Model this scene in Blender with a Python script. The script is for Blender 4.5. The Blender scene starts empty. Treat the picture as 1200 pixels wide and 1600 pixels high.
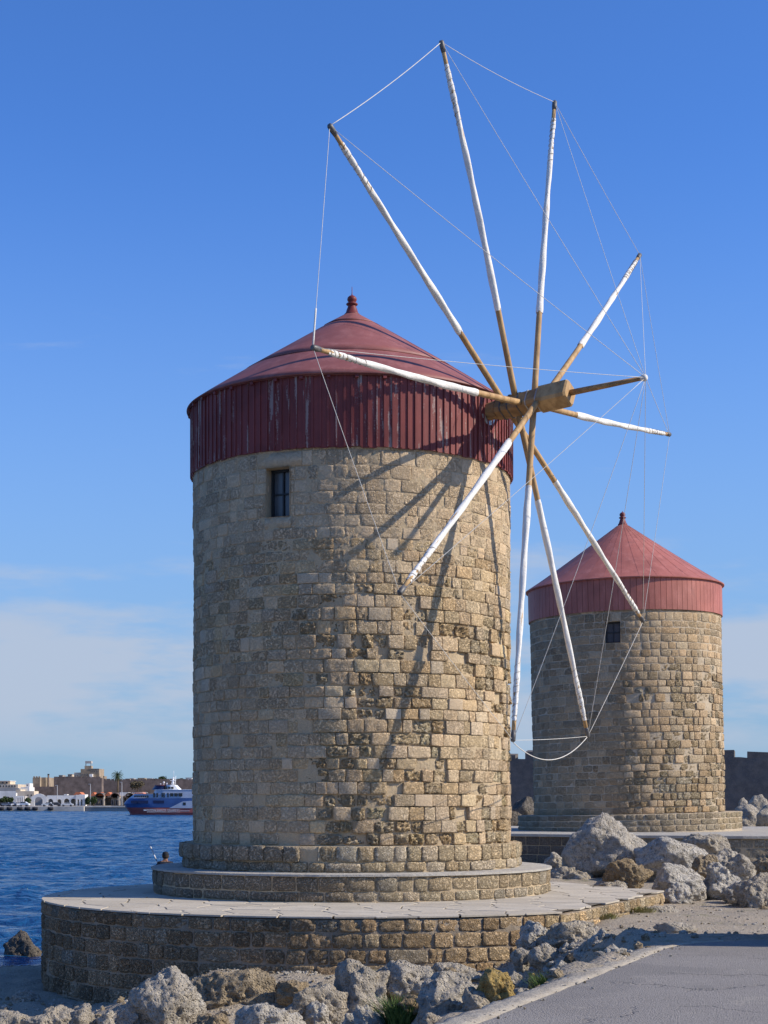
import bpy, bmesh, math, random
import numpy as np
from mathutils import Vector, Matrix, noise as mn
R = math.radians
random.seed(7)
scene = bpy.context.scene
COL = scene.collection

# ------------------------------------------------------------------ camera, world, sun, exposure
EYE = 4.0                                     # eye height above the sea
FPX = 2500.0                                  # focal length in photo pixels (1200 x 1600)
HORIZON = 1250.0
cam_data = bpy.data.cameras.new('camera')
cam_data.sensor_fit = 'VERTICAL'
cam_data.sensor_height = 36.0
cam_data.lens = 36.0 * FPX / 1600.0
cam_data.shift_y = (HORIZON - 800.0) / 1600.0
cam_data.clip_start = 0.1
cam_data.clip_end = 20000
cam = bpy.data.objects.new('camera', cam_data)
COL.objects.link(cam)
cam.location = (0, 0, EYE)
cam.rotation_euler = (R(90), 0, 0)
scene.camera = cam

SUN_AZ, SUN_EL = R(8.5), R(34.0)              # azimuth measured from +X towards the camera
sdir = Vector((math.cos(SUN_AZ) * math.cos(SUN_EL), -math.sin(SUN_AZ) * math.cos(SUN_EL), math.sin(SUN_EL)))
world = bpy.data.worlds.new('World')
scene.world = world
world.use_nodes = True
wn, wl = world.node_tree.nodes, world.node_tree.links
wn.clear()
w_out = wn.new('ShaderNodeOutputWorld')
w_bg = wn.new('ShaderNodeBackground')
w_sky = wn.new('ShaderNodeTexSky')
w_sky.sky_type = 'NISHITA'
w_sky.sun_disc = False
w_sky.sun_elevation = SUN_EL
w_sky.sun_rotation = R(90) + SUN_AZ
w_sky.altitude = 0
w_sky.air_density = 0.7
w_sky.dust_density = 0.3
w_sky.ozone_density = 1.5
w_bg.inputs['Strength'].default_value = 0.122
# thin clouds: a low hazy bank all round the horizon and faint wisps higher up
tc = wn.new('ShaderNodeTexCoord')
sep = wn.new('ShaderNodeSeparateXYZ'); wl.new(tc.outputs['Generated'], sep.inputs[0])
def wmath(op, a, b=None, c=None, clamp=False):
    n = wn.new('ShaderNodeMath'); n.operation = op; n.use_clamp = clamp
    for i, v in enumerate((a, b, c)):
        if v is None: continue
        if isinstance(v, (int, float)): n.inputs[i].default_value = v
        else: wl.new(v, n.inputs[i])
    return n.outputs[0]
def wramp(v, a, b):
    n = wn.new('ShaderNodeMapRange'); n.interpolation_type = 'SMOOTHSTEP'
    wl.new(v, n.inputs[0]); n.inputs[1].default_value = a; n.inputs[2].default_value = b
    return n.outputs[0]
mp = wn.new('ShaderNodeMapping'); mp.inputs['Scale'].default_value = (5.0, 5.0, 22.0)
mp.inputs['Location'].default_value = (0.35, 0.2, 0.1)
wl.new(tc.outputs['Generated'], mp.inputs[0])
nz = wn.new('ShaderNodeTexNoise'); nz.inputs['Scale'].default_value = 1.0; nz.inputs['Detail'].default_value = 6.0
nz.inputs['Roughness'].default_value = 0.55
wl.new(mp.outputs[0], nz.inputs['Vector'])
mp2 = wn.new('ShaderNodeMapping'); mp2.inputs['Scale'].default_value = (7.0, 7.0, 40.0)
mp2.inputs['Location'].default_value = (1.7, 0.9, 0.32)
wl.new(tc.outputs['Generated'], mp2.inputs[0])
nz2 = wn.new('ShaderNodeTexNoise'); nz2.inputs['Scale'].default_value = 1.0; nz2.inputs['Detail'].default_value = 8.0
nz2.inputs['Roughness'].default_value = 0.62; nz2.inputs['Distortion'].default_value = 0.4
wl.new(mp2.outputs[0], nz2.inputs['Vector'])
zup = sep.outputs['Z']
bank_top = wmath('ADD', zup, wmath('MULTIPLY', wmath('SUBTRACT', nz.outputs['Fac'], 0.5), -0.22))
bank = wramp(bank_top, 0.14, 0.09)
bank = wmath('MULTIPLY', bank, wramp(zup, 0.0, 0.06))
bank = wmath('MULTIPLY', wmath('MULTIPLY', bank, wramp(nz.outputs['Fac'], 0.34, 0.50)), 0.8)
wisp = wmath('MULTIPLY', wramp(nz2.outputs['Fac'], 0.62, 0.86), wramp(zup, 0.34, 0.2))
wisp = wmath('MULTIPLY', wisp, 0.55)
cloud = wmath('MAXIMUM', bank, wisp, clamp=True)
tintn = wn.new('ShaderNodeMix'); tintn.data_type = 'RGBA'; tintn.blend_type = 'MULTIPLY'
tintn.inputs['Factor'].default_value = 1.0
tintn.inputs['B'].default_value = (0.54, 0.96, 1.57, 1)          # clean, deep blue autumn air
wl.new(w_sky.outputs[0], tintn.inputs['A'])
hz = wn.new('ShaderNodeMix'); hz.data_type = 'RGBA'               # pale sea haze towards the horizon, the same all round
wl.new(wmath('MULTIPLY', wramp(zup, 0.40, -0.02), 0.94), hz.inputs['Factor'])
wl.new(tintn.outputs['Result'], hz.inputs['A'])
HAZE_C = (1.85, 2.9, 4.0, 1)
hz.inputs['B'].default_value = HAZE_C
mix = wn.new('ShaderNodeMix'); mix.data_type = 'RGBA'
wl.new(cloud, mix.inputs['Factor'])
wl.new(hz.outputs['Result'], mix.inputs['A'])
mix.inputs['B'].default_value = (3.3, 3.75, 4.6, 1)
wl.new(mix.outputs['Result'], w_bg.inputs['Color'])
wl.new(w_bg.outputs[0], w_out.inputs[0])

sun_d = bpy.data.lights.new('sun', 'SUN')
sun_d.energy = 4.4
sun_d.angle = R(0.53)
sun_d.color = (1.0, 0.90, 0.75)
sun = bpy.data.objects.new('sun', sun_d)
COL.objects.link(sun)
sun.rotation_euler = sdir.to_track_quat('Z', 'Y').to_euler()
scene.view_settings.view_transform = 'Standard'
scene.view_settings.look = 'None'
scene.view_settings.gamma = 1.0
scene.view_settings.use_curve_mapping = False
scene.view_settings.exposure = 0.30
try:
    scene.cycles.use_denoising = True
except Exception:
    pass

# ------------------------------------------------------------------ helpers
def P(px, py, Y):
    """photo pixel at depth Y -> world X, Y, Z"""
    return Vector(((px - 600.0) * Y / FPX, Y, EYE + (HORIZON - py) * Y / FPX))
def sstep(a, b, x):
    t = max(0.0, min(1.0, (x - a) / (b - a))); return t * t * (3 - 2 * t)
def lerp(a, b, t): return a + (b - a) * t

ORG = {}
def empty(name, loc, label, cat, group=None, rot=None):
    o = bpy.data.objects.new(name, None); COL.objects.link(o); o.location = loc
    o.empty_display_size = 0.2
    if rot: o.rotation_euler = rot
    tag(o, label, cat, group); ORG[o] = Vector((0, 0, 0))
    return o
def tag(o, label=None, cat=None, group=None, kind=None):
    if label: o['label'] = label
    if cat: o['category'] = cat
    if group: o['group'] = group
    if kind: o['kind'] = kind
    return o

class MB:
    def __init__(self): self.v, self.f, self.c, self.m, self.s = [], [], [], [], []
    def add(self, vs, fs, col=None, mi=0, smooth=False):
        b = len(self.v)
        self.v += [tuple(p) for p in vs]
        self.f += [tuple(i + b for i in q) for q in fs]
        if col is not None: self.c += [col] * len(vs)
        self.m += [mi] * len(fs); self.s += [smooth] * len(fs)
        return self
    def box(self, x0, x1, y0, y1, z0, z1, mi=0, col=None):
        vs = [(x0,y0,z0),(x1,y0,z0),(x1,y1,z0),(x0,y1,z0),(x0,y0,z1),(x1,y0,z1),(x1,y1,z1),(x0,y1,z1)]
        return self.add(vs, BOXF, col, mi)
    def tube(self, pts, radii, n=8, mi=0, caps=True, smooth=True):
        pts = [Vector(p) for p in pts]
        vs, fs = [], []
        up = Vector((0.31, 0.17, 0.93))
        a = None
        for i, p in enumerate(pts):
            t = (pts[min(i + 1, len(pts) - 1)] - pts[max(i - 1, 0)]).normalized()
            if a is None:
                a = t.cross(up)
                if a.length < 1e-3: a = t.cross(Vector((1, 0, 0)))
            a = (a - t * a.dot(t)).normalized(); b = t.cross(a)
            r = radii[i] if hasattr(radii, '__len__') else radii
            for k in range(n):
                q = 2 * math.pi * k / n
                vs.append(p + a * (r * math.cos(q)) + b * (r * math.sin(q)))
        for i in range(len(pts) - 1):
            for k in range(n):
                k2 = (k + 1) % n
                fs.append((i * n + k, i * n + k2, (i + 1) * n + k2, (i + 1) * n + k))
        self.add(vs, fs, None, mi, smooth)
        if caps:
            b = len(self.v) - len(vs)
            self.f.append(tuple(b + k for k in reversed(range(n)))); self.m.append(mi); self.s.append(False)
            self.f.append(tuple(b + (len(pts) - 1) * n + k for k in range(n))); self.m.append(mi); self.s.append(False)
        return self
    def lathe(self, prof, n=32, cx=0, cy=0, mi=0, smooth=True):
        vs, fs = [], []
        for r, z in prof:
            for k in range(n):
                q = 2 * math.pi * k / n
                vs.append((cx + r * math.cos(q), cy + r * math.sin(q), z))
        for i in range(len(prof) - 1):
            for k in range(n):
                k2 = (k + 1) % n
                fs.append((i * n + k, i * n + k2, (i + 1) * n + k2, (i + 1) * n + k))
        return self.add(vs, fs, None, mi, smooth)
    def prism(self, poly, y0, y1, mi=0, axis='y'):
        """polygon in (x,z) extruded along y, or in (x,y) extruded along z"""
        n = len(poly)
        if axis == 'y': vs = [(x, y0, z) for x, z in poly] + [(x, y1, z) for x, z in poly]
        else: vs = [(x, y, y0) for x, y in poly] + [(x, y, y1) for x, y in poly]
        fs = [tuple(range(n)), tuple(reversed(range(n, 2 * n)))]
        fs += [(i, i + n, (i + 1) % n + n, (i + 1) % n) for i in range(n)]
        return self.add(vs, fs, None, mi)
    def mesh(self, name, mats, origin=(0, 0, 0), fix=True):
        me = bpy.data.meshes.new(name)
        o = Vector(origin)
        me.from_pydata([(x - o[0], y - o[1], z - o[2]) for x, y, z in self.v], [], self.f)
        for m in (mats if isinstance(mats, (list, tuple)) else [mats]): me.materials.append(m)
        me.polygons.foreach_set('material_index', self.m)
        me.polygons.foreach_set('use_smooth', self.s)
        if self.c:
            at = me.color_attributes.new('Col', 'FLOAT_COLOR', 'POINT')
            at.data.foreach_set('color', np.array(self.c, dtype=np.float32).ravel())
        if fix:
            bm = bmesh.new(); bm.from_mesh(me)
            bmesh.ops.recalc_face_normals(bm, faces=bm.faces[:]); bm.to_mesh(me); bm.free()
        me.update()
        return me
    def build(self, name, mats, parent=None, origin=None, fix=True):
        if origin is None:
            a = np.array(self.v); lo, hi = a.min(0), a.max(0)
            origin = Vector(((lo + hi) / 2).tolist())
            origin.z = float(lo[2])
        origin = Vector(origin)
        me = self.mesh(name, mats, origin, fix)
        return link(name, me, parent, origin)
BOXF = [(0,3,2,1),(4,5,6,7),(0,1,5,4),(1,2,6,5),(2,3,7,6),(3,0,4,7)]
def link(name, me, parent=None, origin=(0, 0, 0), rotz=0.0):
    """origin is in the coordinates of the thing (the top-level parent)"""
    o = bpy.data.objects.new(name, me); COL.objects.link(o)
    origin = Vector(origin)
    ORG[o] = origin
    if parent is not None:
        o.parent = parent; o.location = origin - ORG[parent]
    else:
        o.location = origin
    o.rotation_euler.z = rotz
    return o

# ------------------------------------------------------------------ materials
class NT:
    def __init__(self, name, rough=0.8, spec=0.3, metallic=0.0):
        self.m = bpy.data.materials.new(name); self.m.use_nodes = True
        self.n, self.l = self.m.node_tree.nodes, self.m.node_tree.links
        self.b = self.n['Principled BSDF']
        self.b.inputs['Roughness'].default_value = rough
        self.b.inputs['Specular IOR Level'].default_value = spec
        self.b.inputs['Metallic'].default_value = metallic
        self._pos = None
    def set(self, i, v):
        if isinstance(v, bpy.types.NodeSocket): self.l.new(v, i)
        elif isinstance(v, (tuple, list)): i.default_value = tuple(v) if len(v) != 3 or i.type == 'VECTOR' else (*v, 1)
        else: i.default_value = v
    def pos(self):
        if self._pos is None: self._pos = self.n.new('ShaderNodeNewGeometry').outputs['Position']
        return self._pos
    def obj(self): return self.n.new('ShaderNodeTexCoord').outputs['Object']
    def rnd(self): return self.n.new('ShaderNodeObjectInfo').outputs['Random']
    def map(self, v, scale=(1, 1, 1), rot=(0, 0, 0)):
        m = self.n.new('ShaderNodeMapping'); self.l.new(v, m.inputs[0])
        m.inputs['Scale'].default_value = scale; m.inputs['Rotation'].default_value = rot
        return m.outputs[0]
    def noise(self, v, scale, detail=4, rough=0.55, dist=0.0, color=False):
        t = self.n.new('ShaderNodeTexNoise'); self.l.new(v, t.inputs['Vector'])
        t.inputs['Scale'].default_value = scale; t.inputs['Detail'].default_value = detail
        t.inputs['Roughness'].default_value = rough; t.inputs['Distortion'].default_value = dist
        return t.outputs['Color' if color else 'Fac']
    def voro(self, v, scale, feature='F1', rnd=1.0):
        t = self.n.new('ShaderNodeTexVoronoi'); self.l.new(v, t.inputs['Vector'])
        t.feature = feature; t.inputs['Scale'].default_value = scale; t.inputs['Randomness'].default_value = rnd
        return t.outputs['Distance']
    def ramp(self, v, a, b, lo=0.0, hi=1.0):
        t = self.n.new('ShaderNodeMapRange'); t.interpolation_type = 'SMOOTHSTEP'
        self.l.new(v, t.inputs[0]); t.inputs[1].default_value = a; t.inputs[2].default_value = b
        t.inputs[3].default_value = lo; t.inputs[4].default_value = hi
        return t.outputs[0]
    def math(self, op, a, b=None, c=None):
        t = self.n.new('ShaderNodeMath'); t.operation = op
        for i, v in enumerate((a, b, c)):
            if v is not None: self.set(t.inputs[i], v)
        return t.outputs[0]
    def mix(self, f, a, b, mode='MIX'):
        t = self.n.new('ShaderNodeMix'); t.data_type = 'RGBA'; t.blend_type = mode
        self.set(t.inputs['Factor'], f); self.set(t.inputs['A'], a); self.set(t.inputs['B'], b)
        return t.outputs['Result']
    def attr(self, name):
        t = self.n.new('ShaderNodeAttribute'); t.attribute_name = name
        return t
    def bump(self, h, dist=0.02, strength=1.0, prev=None):
        t = self.n.new('ShaderNodeBump'); self.l.new(h, t.inputs['Height'])
        t.inputs['Distance'].default_value = dist; self.set(t.inputs['Strength'], strength)
        if prev is not None: self.l.new(prev, t.inputs['Normal'])
        return t.outputs['Normal']
    def done(self, color=None, normal=None, rough=None):
        if color is not None: self.set(self.b.inputs['Base Color'], color)
        if normal is not None: self.l.new(normal, self.b.inputs['Normal'])
        if rough is not None: self.set(self.b.inputs['Roughness'], rough)
        return self.m

def mat_stone(name, stain=0.14):
    """colour from the block's own Col attribute; its alpha says how pitted the block is"""
    t = NT(name, 0.92, 0.15)
    a = t.attr('Col'); p = t.pos()
    n1 = t.noise(p, 3.1, 5, 0.6); n2 = t.noise(p, 22, 4, 0.6); n3 = t.noise(p, 70, 3, 0.6)
    pits = t.ramp(t.voro(p, 19.0), 0.0, 0.42)
    pit2 = t.ramp(t.noise(p, 21, 7, 0.78, 0.2), 0.40, 0.54)
    c = t.mix(t.ramp(n1, 0.40, 0.75, 0, stain), a.outputs['Color'], (0.27, 0.215, 0.14))
    c = t.mix(t.ramp(n2, 0.3, 0.75, 0, 0.32), c, (0.56, 0.46, 0.32))
    c = t.mix(t.ramp(n3, 0.35, 0.7, 0.08, 0), c, (0.15, 0.12, 0.085))
    pm = t.math('MULTIPLY', a.outputs['Alpha'], t.math('SUBTRACT', 1.0, pit2))
    c = t.mix(t.math('MULTIPLY', pm, 0.22), c, (0.17, 0.125, 0.07))
    h = t.math('ADD', t.math('MULTIPLY', t.math('MULTIPLY', pits, pit2), a.outputs['Alpha']),
               t.math('MULTIPLY', n2, t.math('MULTIPLY_ADD', a.outputs['Alpha'], 0.5, 0.10)))
    h = t.math('ADD', h, t.math('MULTIPLY', n3, 0.10))
    return t.done(c, t.bump(h, 0.065, 1.0))

def mat_mortar(name, c1, c2, c3):
    t = NT(name, 0.95, 0.1); p = t.pos()
    n1 = t.noise(p, 1.7, 6, 0.6); n2 = t.noise(p, 9, 6, 0.65); n3 = t.noise(p, 60, 3, 0.6)
    c = t.mix(t.ramp(n1, 0.35, 0.65), c1, c2)
    c = t.mix(t.ramp(n2, 0.48, 0.75, 0, 0.7), c, c3)
    c = t.mix(t.ramp(n3, 0.3, 0.7, 0.2, 0), c, (0.1, 0.085, 0.06))
    h = t.math('ADD', t.math('MULTIPLY', n2, 0.9), t.math('MULTIPLY', n3, 0.25))
    return t.done(c, t.bump(h, 0.05, 0.8))

def mat_rock(name, base, dark, ochre, ochre_amt=0.35):
    """karst limestone: pale crust, dark solution holes, ochre breaks"""
    t = NT(name, 0.95, 0.1); w = t.pos()
    n1 = t.noise(w, 2.0, 6, 0.65, 0.4); n2 = t.noise(w, 9, 7, 0.72, 0.3); n3 = t.noise(w, 42, 5, 0.7)
    v1 = t.voro(w, 8.0); v2 = t.voro(w, 21.0)
    r = t.rnd()
    b0 = t.mix(t.ramp(r, 0.1, 0.9), base, tuple(x * f for x, f in zip(base, (0.82, 0.79, 0.75))))
    sh = t.math('ADD', n1, t.math('MULTIPLY', t.math('SUBTRACT', r, 0.5), 0.16))
    c = t.mix(t.ramp(sh, 0.44, 0.66, 0, ochre_amt), b0, ochre)
    c = t.mix(t.ramp(n2, 0.53, 0.35, 0, 0.8), c, dark)
    c = t.mix(t.ramp(n3, 0.50, 0.32, 0, 0.75), c, dark)
    c = t.mix(t.ramp(v2, 0.22, 0.02, 0, 0.6), c, tuple(x * 0.6 for x in dark))
    c = t.mix(t.ramp(t.noise(w, 1.1, 5, 0.6, 0.5), 0.50, 0.64, 0, 0.5), c, tuple(x * 0.5 for x in base))
    c = t.mix(t.ramp(t.noise(w, 3.3, 5, 0.7), 0.56, 0.70, 0, 0.45), c, tuple(min(0.8, x * 1.2) for x in base))
    h = t.math('ADD', t.math('MULTIPLY', t.ramp(v1, 0.0, 0.5), 0.8), t.math('MULTIPLY', t.ramp(v2, 0.02, 0.5), 0.7))
    h = t.math('ADD', h, t.math('MULTIPLY', n2, 2.0)); h = t.math('ADD', h, t.math('MULTIPLY', n3, 0.5))
    return t.done(c, t.bump(h, 0.08, 1.0))

def mat_plain(name, col, rough=0.7, spec=0.3, var=0.15, scale=4.0, bump=0.0, metallic=0.0):
    t = NT(name, rough, spec, metallic); p = t.pos()
    n1 = t.noise(p, scale, 4, 0.6)
    d = tuple(x * (1 - var) for x in col); l = tuple(min(1, x * (1 + var)) for x in col)
    c = t.mix(t.ramp(n1, 0.3, 0.7), d, l)
    return t.done(c, t.bump(n1, bump, 0.6) if bump else None)

def mat_paint(name, base, wood, peel, streak=(9, 9, 0.9), seam=None):
    """weathered red paint; peel = how much bare grey wood shows"""
    t = NT(name, 0.6, 0.3); p = t.pos()
    r = t.rnd()
    n0 = t.noise(t.map(p, streak), 1.0, 5, 0.65)
    n1 = t.noise(t.map(p, (1.2, 1.2, 1.2)), 1.0, 4, 0.6)
    n2 = t.noise(p, 26, 4, 0.6)
    dk = tuple(x * 0.72 for x in base)
    c = t.mix(t.ramp(n1, 0.35, 0.68), base, dk)
    c = t.mix(t.math('MULTIPLY', r, 0.35), c, tuple(x * 0.62 for x in base))
    th = t.math('ADD', t.math('MULTIPLY', n0, 0.8), t.math('MULTIPLY', n2, 0.2))
    th = t.math('ADD', th, t.math('MULTIPLY', t.math('SUBTRACT', r, 0.5), 0.14))
    pm = t.ramp(th, 0.62 - peel, 0.70 - peel)
    c = t.mix(t.math('MULTIPLY', pm, 0.8), c, wood)
    return t.done(c, t.bump(t.math('ADD', n0, t.math('MULTIPLY', n2, 0.3)), 0.008, 0.6))

def mat_sheet(name, base, sag=0.03):
    t = NT(name, 0.55, 0.35); p = t.pos()
    n1 = t.noise(p, 0.9, 5, 0.6); n2 = t.noise(t.map(p, (3, 3, 1)), 1.0, 5, 0.65); n3 = t.noise(p, 30, 3, 0.6)
    c = t.mix(t.ramp(n1, 0.35, 0.7), base, tuple(x * 0.78 for x in base))
    c = t.mix(t.ramp(n2, 0.45, 0.75, 0, 0.6), c, tuple(min(1, x * 1.2 + 0.05) for x in base))
    c = t.mix(t.ramp(t.noise(t.map(p, (2.5, 2.5, 0.6)), 1.0, 6, 0.7), 0.56, 0.72, 0, 0.55), c, tuple(x * 0.55 + 0.02 for x in base))
    c = t.mix(t.ramp(n3, 0.35, 0.62, 0.18, 0), c, tuple(x * 0.5 for x in base))
    h = t.math('ADD', n1, t.math('MULTIPLY', n3, 0.02))
    return t.done(c, t.bump(h, sag, 0.5))

def mat_wood(name, base, dark, along):
    t = NT(name, 0.65, 0.3); p = t.obj()
    n1 = t.noise(t.map(p, along), 1.0, 6, 0.65); n2 = t.noise(p, 3.0, 3)
    c = t.mix(t.ramp(n1, 0.35, 0.72), base, dark)
    c = t.mix(t.ramp(n2, 0.45, 0.75, 0, 0.45), c, tuple(x * 0.55 for x in base))
    return t.done(c, t.bump(n1, 0.01, 0.6))

STONE = mat_stone('tower_stone')
STONE_DARK = mat_stone('platform_stone', 0.25)
MORTAR = mat_mortar('mortar', (0.54, 0.42, 0.265), (0.47, 0.365, 0.235), (0.60, 0.48, 0.335))
MORTAR_PALE = mat_mortar('pale_mortar', (0.55, 0.45, 0.32), (0.47, 0.38, 0.265), (0.58, 0.49, 0.37))
MORTAR_GREY = mat_mortar('grey_mortar', (0.34, 0.27, 0.195), (0.25, 0.20, 0.145), (0.42, 0.345, 0.255))
CONCRETE = mat_mortar('concrete', (0.47, 0.44, 0.38), (0.40, 0.37, 0.32), (0.54, 0.51, 0.45))
ROCK = mat_rock('grey_limestone', (0.70, 0.645, 0.555), (0.28, 0.25, 0.20), (0.56, 0.465, 0.33), 0.45)
ROCK_TAN = mat_rock('tan_limestone', (0.52, 0.42, 0.285), (0.20, 0.155, 0.10), (0.42, 0.29, 0.14), 0.7)
ROCK_YELLOW = mat_rock('yellow_limestone', (0.62, 0.45, 0.17), (0.30, 0.19, 0.07), (0.55, 0.50, 0.42), 0.5)
ROCK_DARK = mat_rock('dark_limestone', (0.22, 0.195, 0.165), (0.06, 0.055, 0.05), (0.30, 0.24, 0.16), 0.7)
RED = mat_paint('red_boards', (0.22, 0.050, 0.046), (0.36, 0.28, 0.25), 0.055)
RED_ROOF = mat_sheet('red_roof', (0.29, 0.098, 0.082))
RED_NEW = mat_sheet('red_roof_bright', (0.42, 0.14, 0.105), 0.02)
RED_DARK = mat_plain('red_shadow_gap', (0.08, 0.018, 0.02), 0.7)
WOOD = mat_wood('pole_wood', (0.52, 0.335, 0.155), (0.30, 0.175, 0.075), (6, 6, 1.5))
WOOD_OLD = mat_wood('shaft_wood', (0.44, 0.255, 0.105), (0.20, 0.12, 0.06), (3, 9, 9))
CANVAS = None
ROPE = mat_plain('rope', (0.62, 0.60, 0.55), 0.9, 0.1, 0.15, 40)
ROPE_DARK = mat_plain('lashing', (0.38, 0.34, 0.28), 0.9, 0.1, 0.2, 40)
IRON = mat_plain('iron', (0.10, 0.095, 0.09), 0.5, 0.5, 0.3, 12)
ZINC = mat_plain('zinc', (0.42, 0.42, 0.41), 0.45, 0.5, 0.2, 8, metallic=0.5)
def mk_canvas():
    t = NT('furled_canvas', 0.85, 0.15); p = t.obj(); w = t.pos()
    n1 = t.noise(w, 6, 5, 0.6); n2 = t.noise(t.map(w, (18, 18, 18)), 1.0, 4, 0.6, 0.6)
    c = t.mix(t.ramp(n1, 0.4, 0.8, 0, 0.4), (0.76, 0.74, 0.69), (0.50, 0.45, 0.37))
    c = t.mix(t.ramp(t.noise(w, 1.6, 6, 0.7), 0.55, 0.75, 0, 0.25), c, (0.42, 0.33, 0.23))
    return t.done(c, t.bump(n2, 0.02, 0.7))
CANVAS = mk_canvas()
def mk_glass(name, col, rough=0.12):
    t = NT(name, rough, 0.6); p = t.pos()
    n = t.noise(p, 1.5, 3)
    return t.done(t.mix(t.ramp(n, 0.35, 0.7), col, tuple(x * 1.6 for x in col)))
GLASS = mk_glass('dusty_glass', (0.055, 0.065, 0.075), 0.25)
GLASS_DARK = mk_glass('dark_glass', (0.012, 0.016, 0.022), 0.1)
FRAME = mat_plain('dark_frame', (0.02, 0.025, 0.03), 0.5, 0.4, 0.2, 10)

# ------------------------------------------------------------------ ground, sea, road
ROAD_E = [(-3.8, -0.1), (0.74, 11.6), (3.2, 17.9)]
def xb(y):
    """x of the bank between the low shore and the road side"""
    pts = [(-60, -27), (0, -4.1), (11.6, 0.42), (17.9, 2.9), (22, 3.3), (28.2, 3.3), (34.8, 6.1), (38, 5.0), (60, -3.0), (120, -3.0)]
    for (y0, x0), (y1, x1) in zip(pts, pts[1:]):
        if y <= y1: return lerp(x0, x1, (y - y0) / (y1 - y0))
    return pts[-1][1]
def xshore(y):
    pts = [(-60, -40), (0, -24), (24, -11.5), (34, -10.2), (37.5, -7.6), (60, -6.8), (130, -3.5), (900, 60)]
    for (y0, x0), (y1, x1) in zip(pts, pts[1:]):
        if y <= y1: return lerp(x0, x1, max(0, (y - y0) / (y1 - y0)))
    return pts[-1][1]
def ground_smooth(x, y):
    zr = 2.40 - 0.008 * (y - 11.4)
    far = lerp(zr, 1.70, sstep(19.5, 26.0, y))
    far = lerp(far, 1.95, sstep(37, 46, y))
    dp = math.hypot(x + 0.60, y - 33.40) - 6.40                     # distance from the round terrace
    bench = 1.08 if y > 30 else lerp(1.08, 0.55, sstep(0.75, 1.9, dp))
    zl = lerp(0.28, bench, sstep(-5.6, -2.4, x))
    zl = lerp(zl, 1.52, sstep(21.2, 20.2, y) * sstep(-0.3, 0.7, x))      # rubble shoulder below the road edge
    zl = lerp(zl, 1.3, sstep(40, 46, y))
    w = sstep(-lerp(0.75, 1.9, sstep(21, 25, y)), 0.0, x - xb(y) + 0.25 * mn.noise(Vector((x * 0.9, y * 0.9, 5))))
    z = lerp(zl, far, w)
    t = sstep(-2.2, 0.6, x - xshore(y))
    return lerp(-1.6, z, t)
def ground(x, y):
    z = ground_smooth(x, y)
    if x > xb(y) + 0.25 and -30 < y < 18.6: return z - 0.03        # under the asphalt
    k = 0.10 if x < xb(y) + 0.1 else 0.04
    return z + k * mn.fractal(Vector((x * 0.9, y * 0.9, 0.3)), 1.0, 2.0, 4) + 0.35 * k * mn.noise(Vector((x * 4.1, y * 4.1, 2.3))) - 0.3 * k * abs(mn.noise(Vector((x * 2.2, y * 2.2, 6.3))))
def graded(a, stops):
    out = [a]
    for end, step, grow in stops:
        while out[-1] < end - 1e-6:
            out.append(min(end, out[-1] + step)); step *= grow
    return out
def grid_mesh(name, xs, ys, zf, mat, smooth=True):
    nx, ny = len(xs), len(ys)
    co = np.zeros((ny, nx, 3), dtype=np.float32)
    co[..., 0] = np.array(xs)[None, :]; co[..., 1] = np.array(ys)[:, None]
    co[..., 2] = zf(xs, ys)
    i = np.arange(nx * ny).reshape(ny, nx)
    q = np.stack([i[:-1, :-1], i[:-1, 1:], i[1:, 1:], i[1:, :-1]], -1).reshape(-1, 4)
    me = bpy.data.meshes.new(name)
    me.vertices.add(nx * ny); me.vertices.foreach_set('co', co.ravel())
    me.loops.add(q.size); me.loops.foreach_set('vertex_index', q.ravel().astype(np.int32))
    me.polygons.add(len(q)); me.polygons.foreach_set('loop_start', np.arange(0, q.size, 4, dtype=np.int32))
    me.polygons.foreach_set('loop_total', np.full(len(q), 4, dtype=np.int32))
    me.update(calc_edges=True); me.validate()
    me.polygons.foreach_set('use_smooth', np.full(len(q), smooth))
    me.materials.append(mat)
    return link(name, me)

def mk_ground_mat():
    t = NT('dry_ground', 0.95, 0.1); p = t.pos()
    n1 = t.noise(p, 0.6, 5, 0.6); n2 = t.noise(p, 5, 6, 0.65); n3 = t.noise(p, 40, 4, 0.6)
    c = t.mix(t.ramp(n1, 0.35, 0.7), (0.43, 0.36, 0.27), (0.37, 0.32, 0.255))
    c = t.mix(t.ramp(n2, 0.5, 0.75, 0, 0.7), c, (0.44, 0.395, 0.32))
    c = t.mix(t.ramp(n3, 0.6, 0.35, 0, 0.5), c, (0.15, 0.125, 0.09))
    c = t.mix(t.ramp(t.noise(p, 1.9, 6, 0.7), 0.5, 0.7, 0, 0.6), c, (0.24, 0.205, 0.16))
    g = t.ramp(t.noise(p, 1.3, 6, 0.7), 0.56, 0.68, 0, 0.5)
    c = t.mix(g, c, (0.17, 0.17, 0.075))
    h = t.math('ADD', n2, t.math('MULTIPLY', n3, 0.4))
    return t.done(c, t.bump(t.math('ADD', h, t.math('MULTIPLY', t.ramp(t.voro(p, 16), 0.1, 0.5), -0.25)), 0.055, 0.8))
def land_z(xs, ys):
    return np.array([[ground(x, y) for x in xs] for y in ys], dtype=np.float32)
gx = graded(-40, [(-14, 2.0, 1), (-9, 0.6, 1), (9, 0.16, 1), (30, 0.8, 1.06), (900, 4, 1.35)])
gy = graded(-60, [(10, 4, 1), (44, 0.17, 1), (70, 0.8, 1.02), (900, 4, 1.25)])
g = grid_mesh('ground', gx, gy, land_z, mk_ground_mat())
tag(g, kind='structure')

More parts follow.
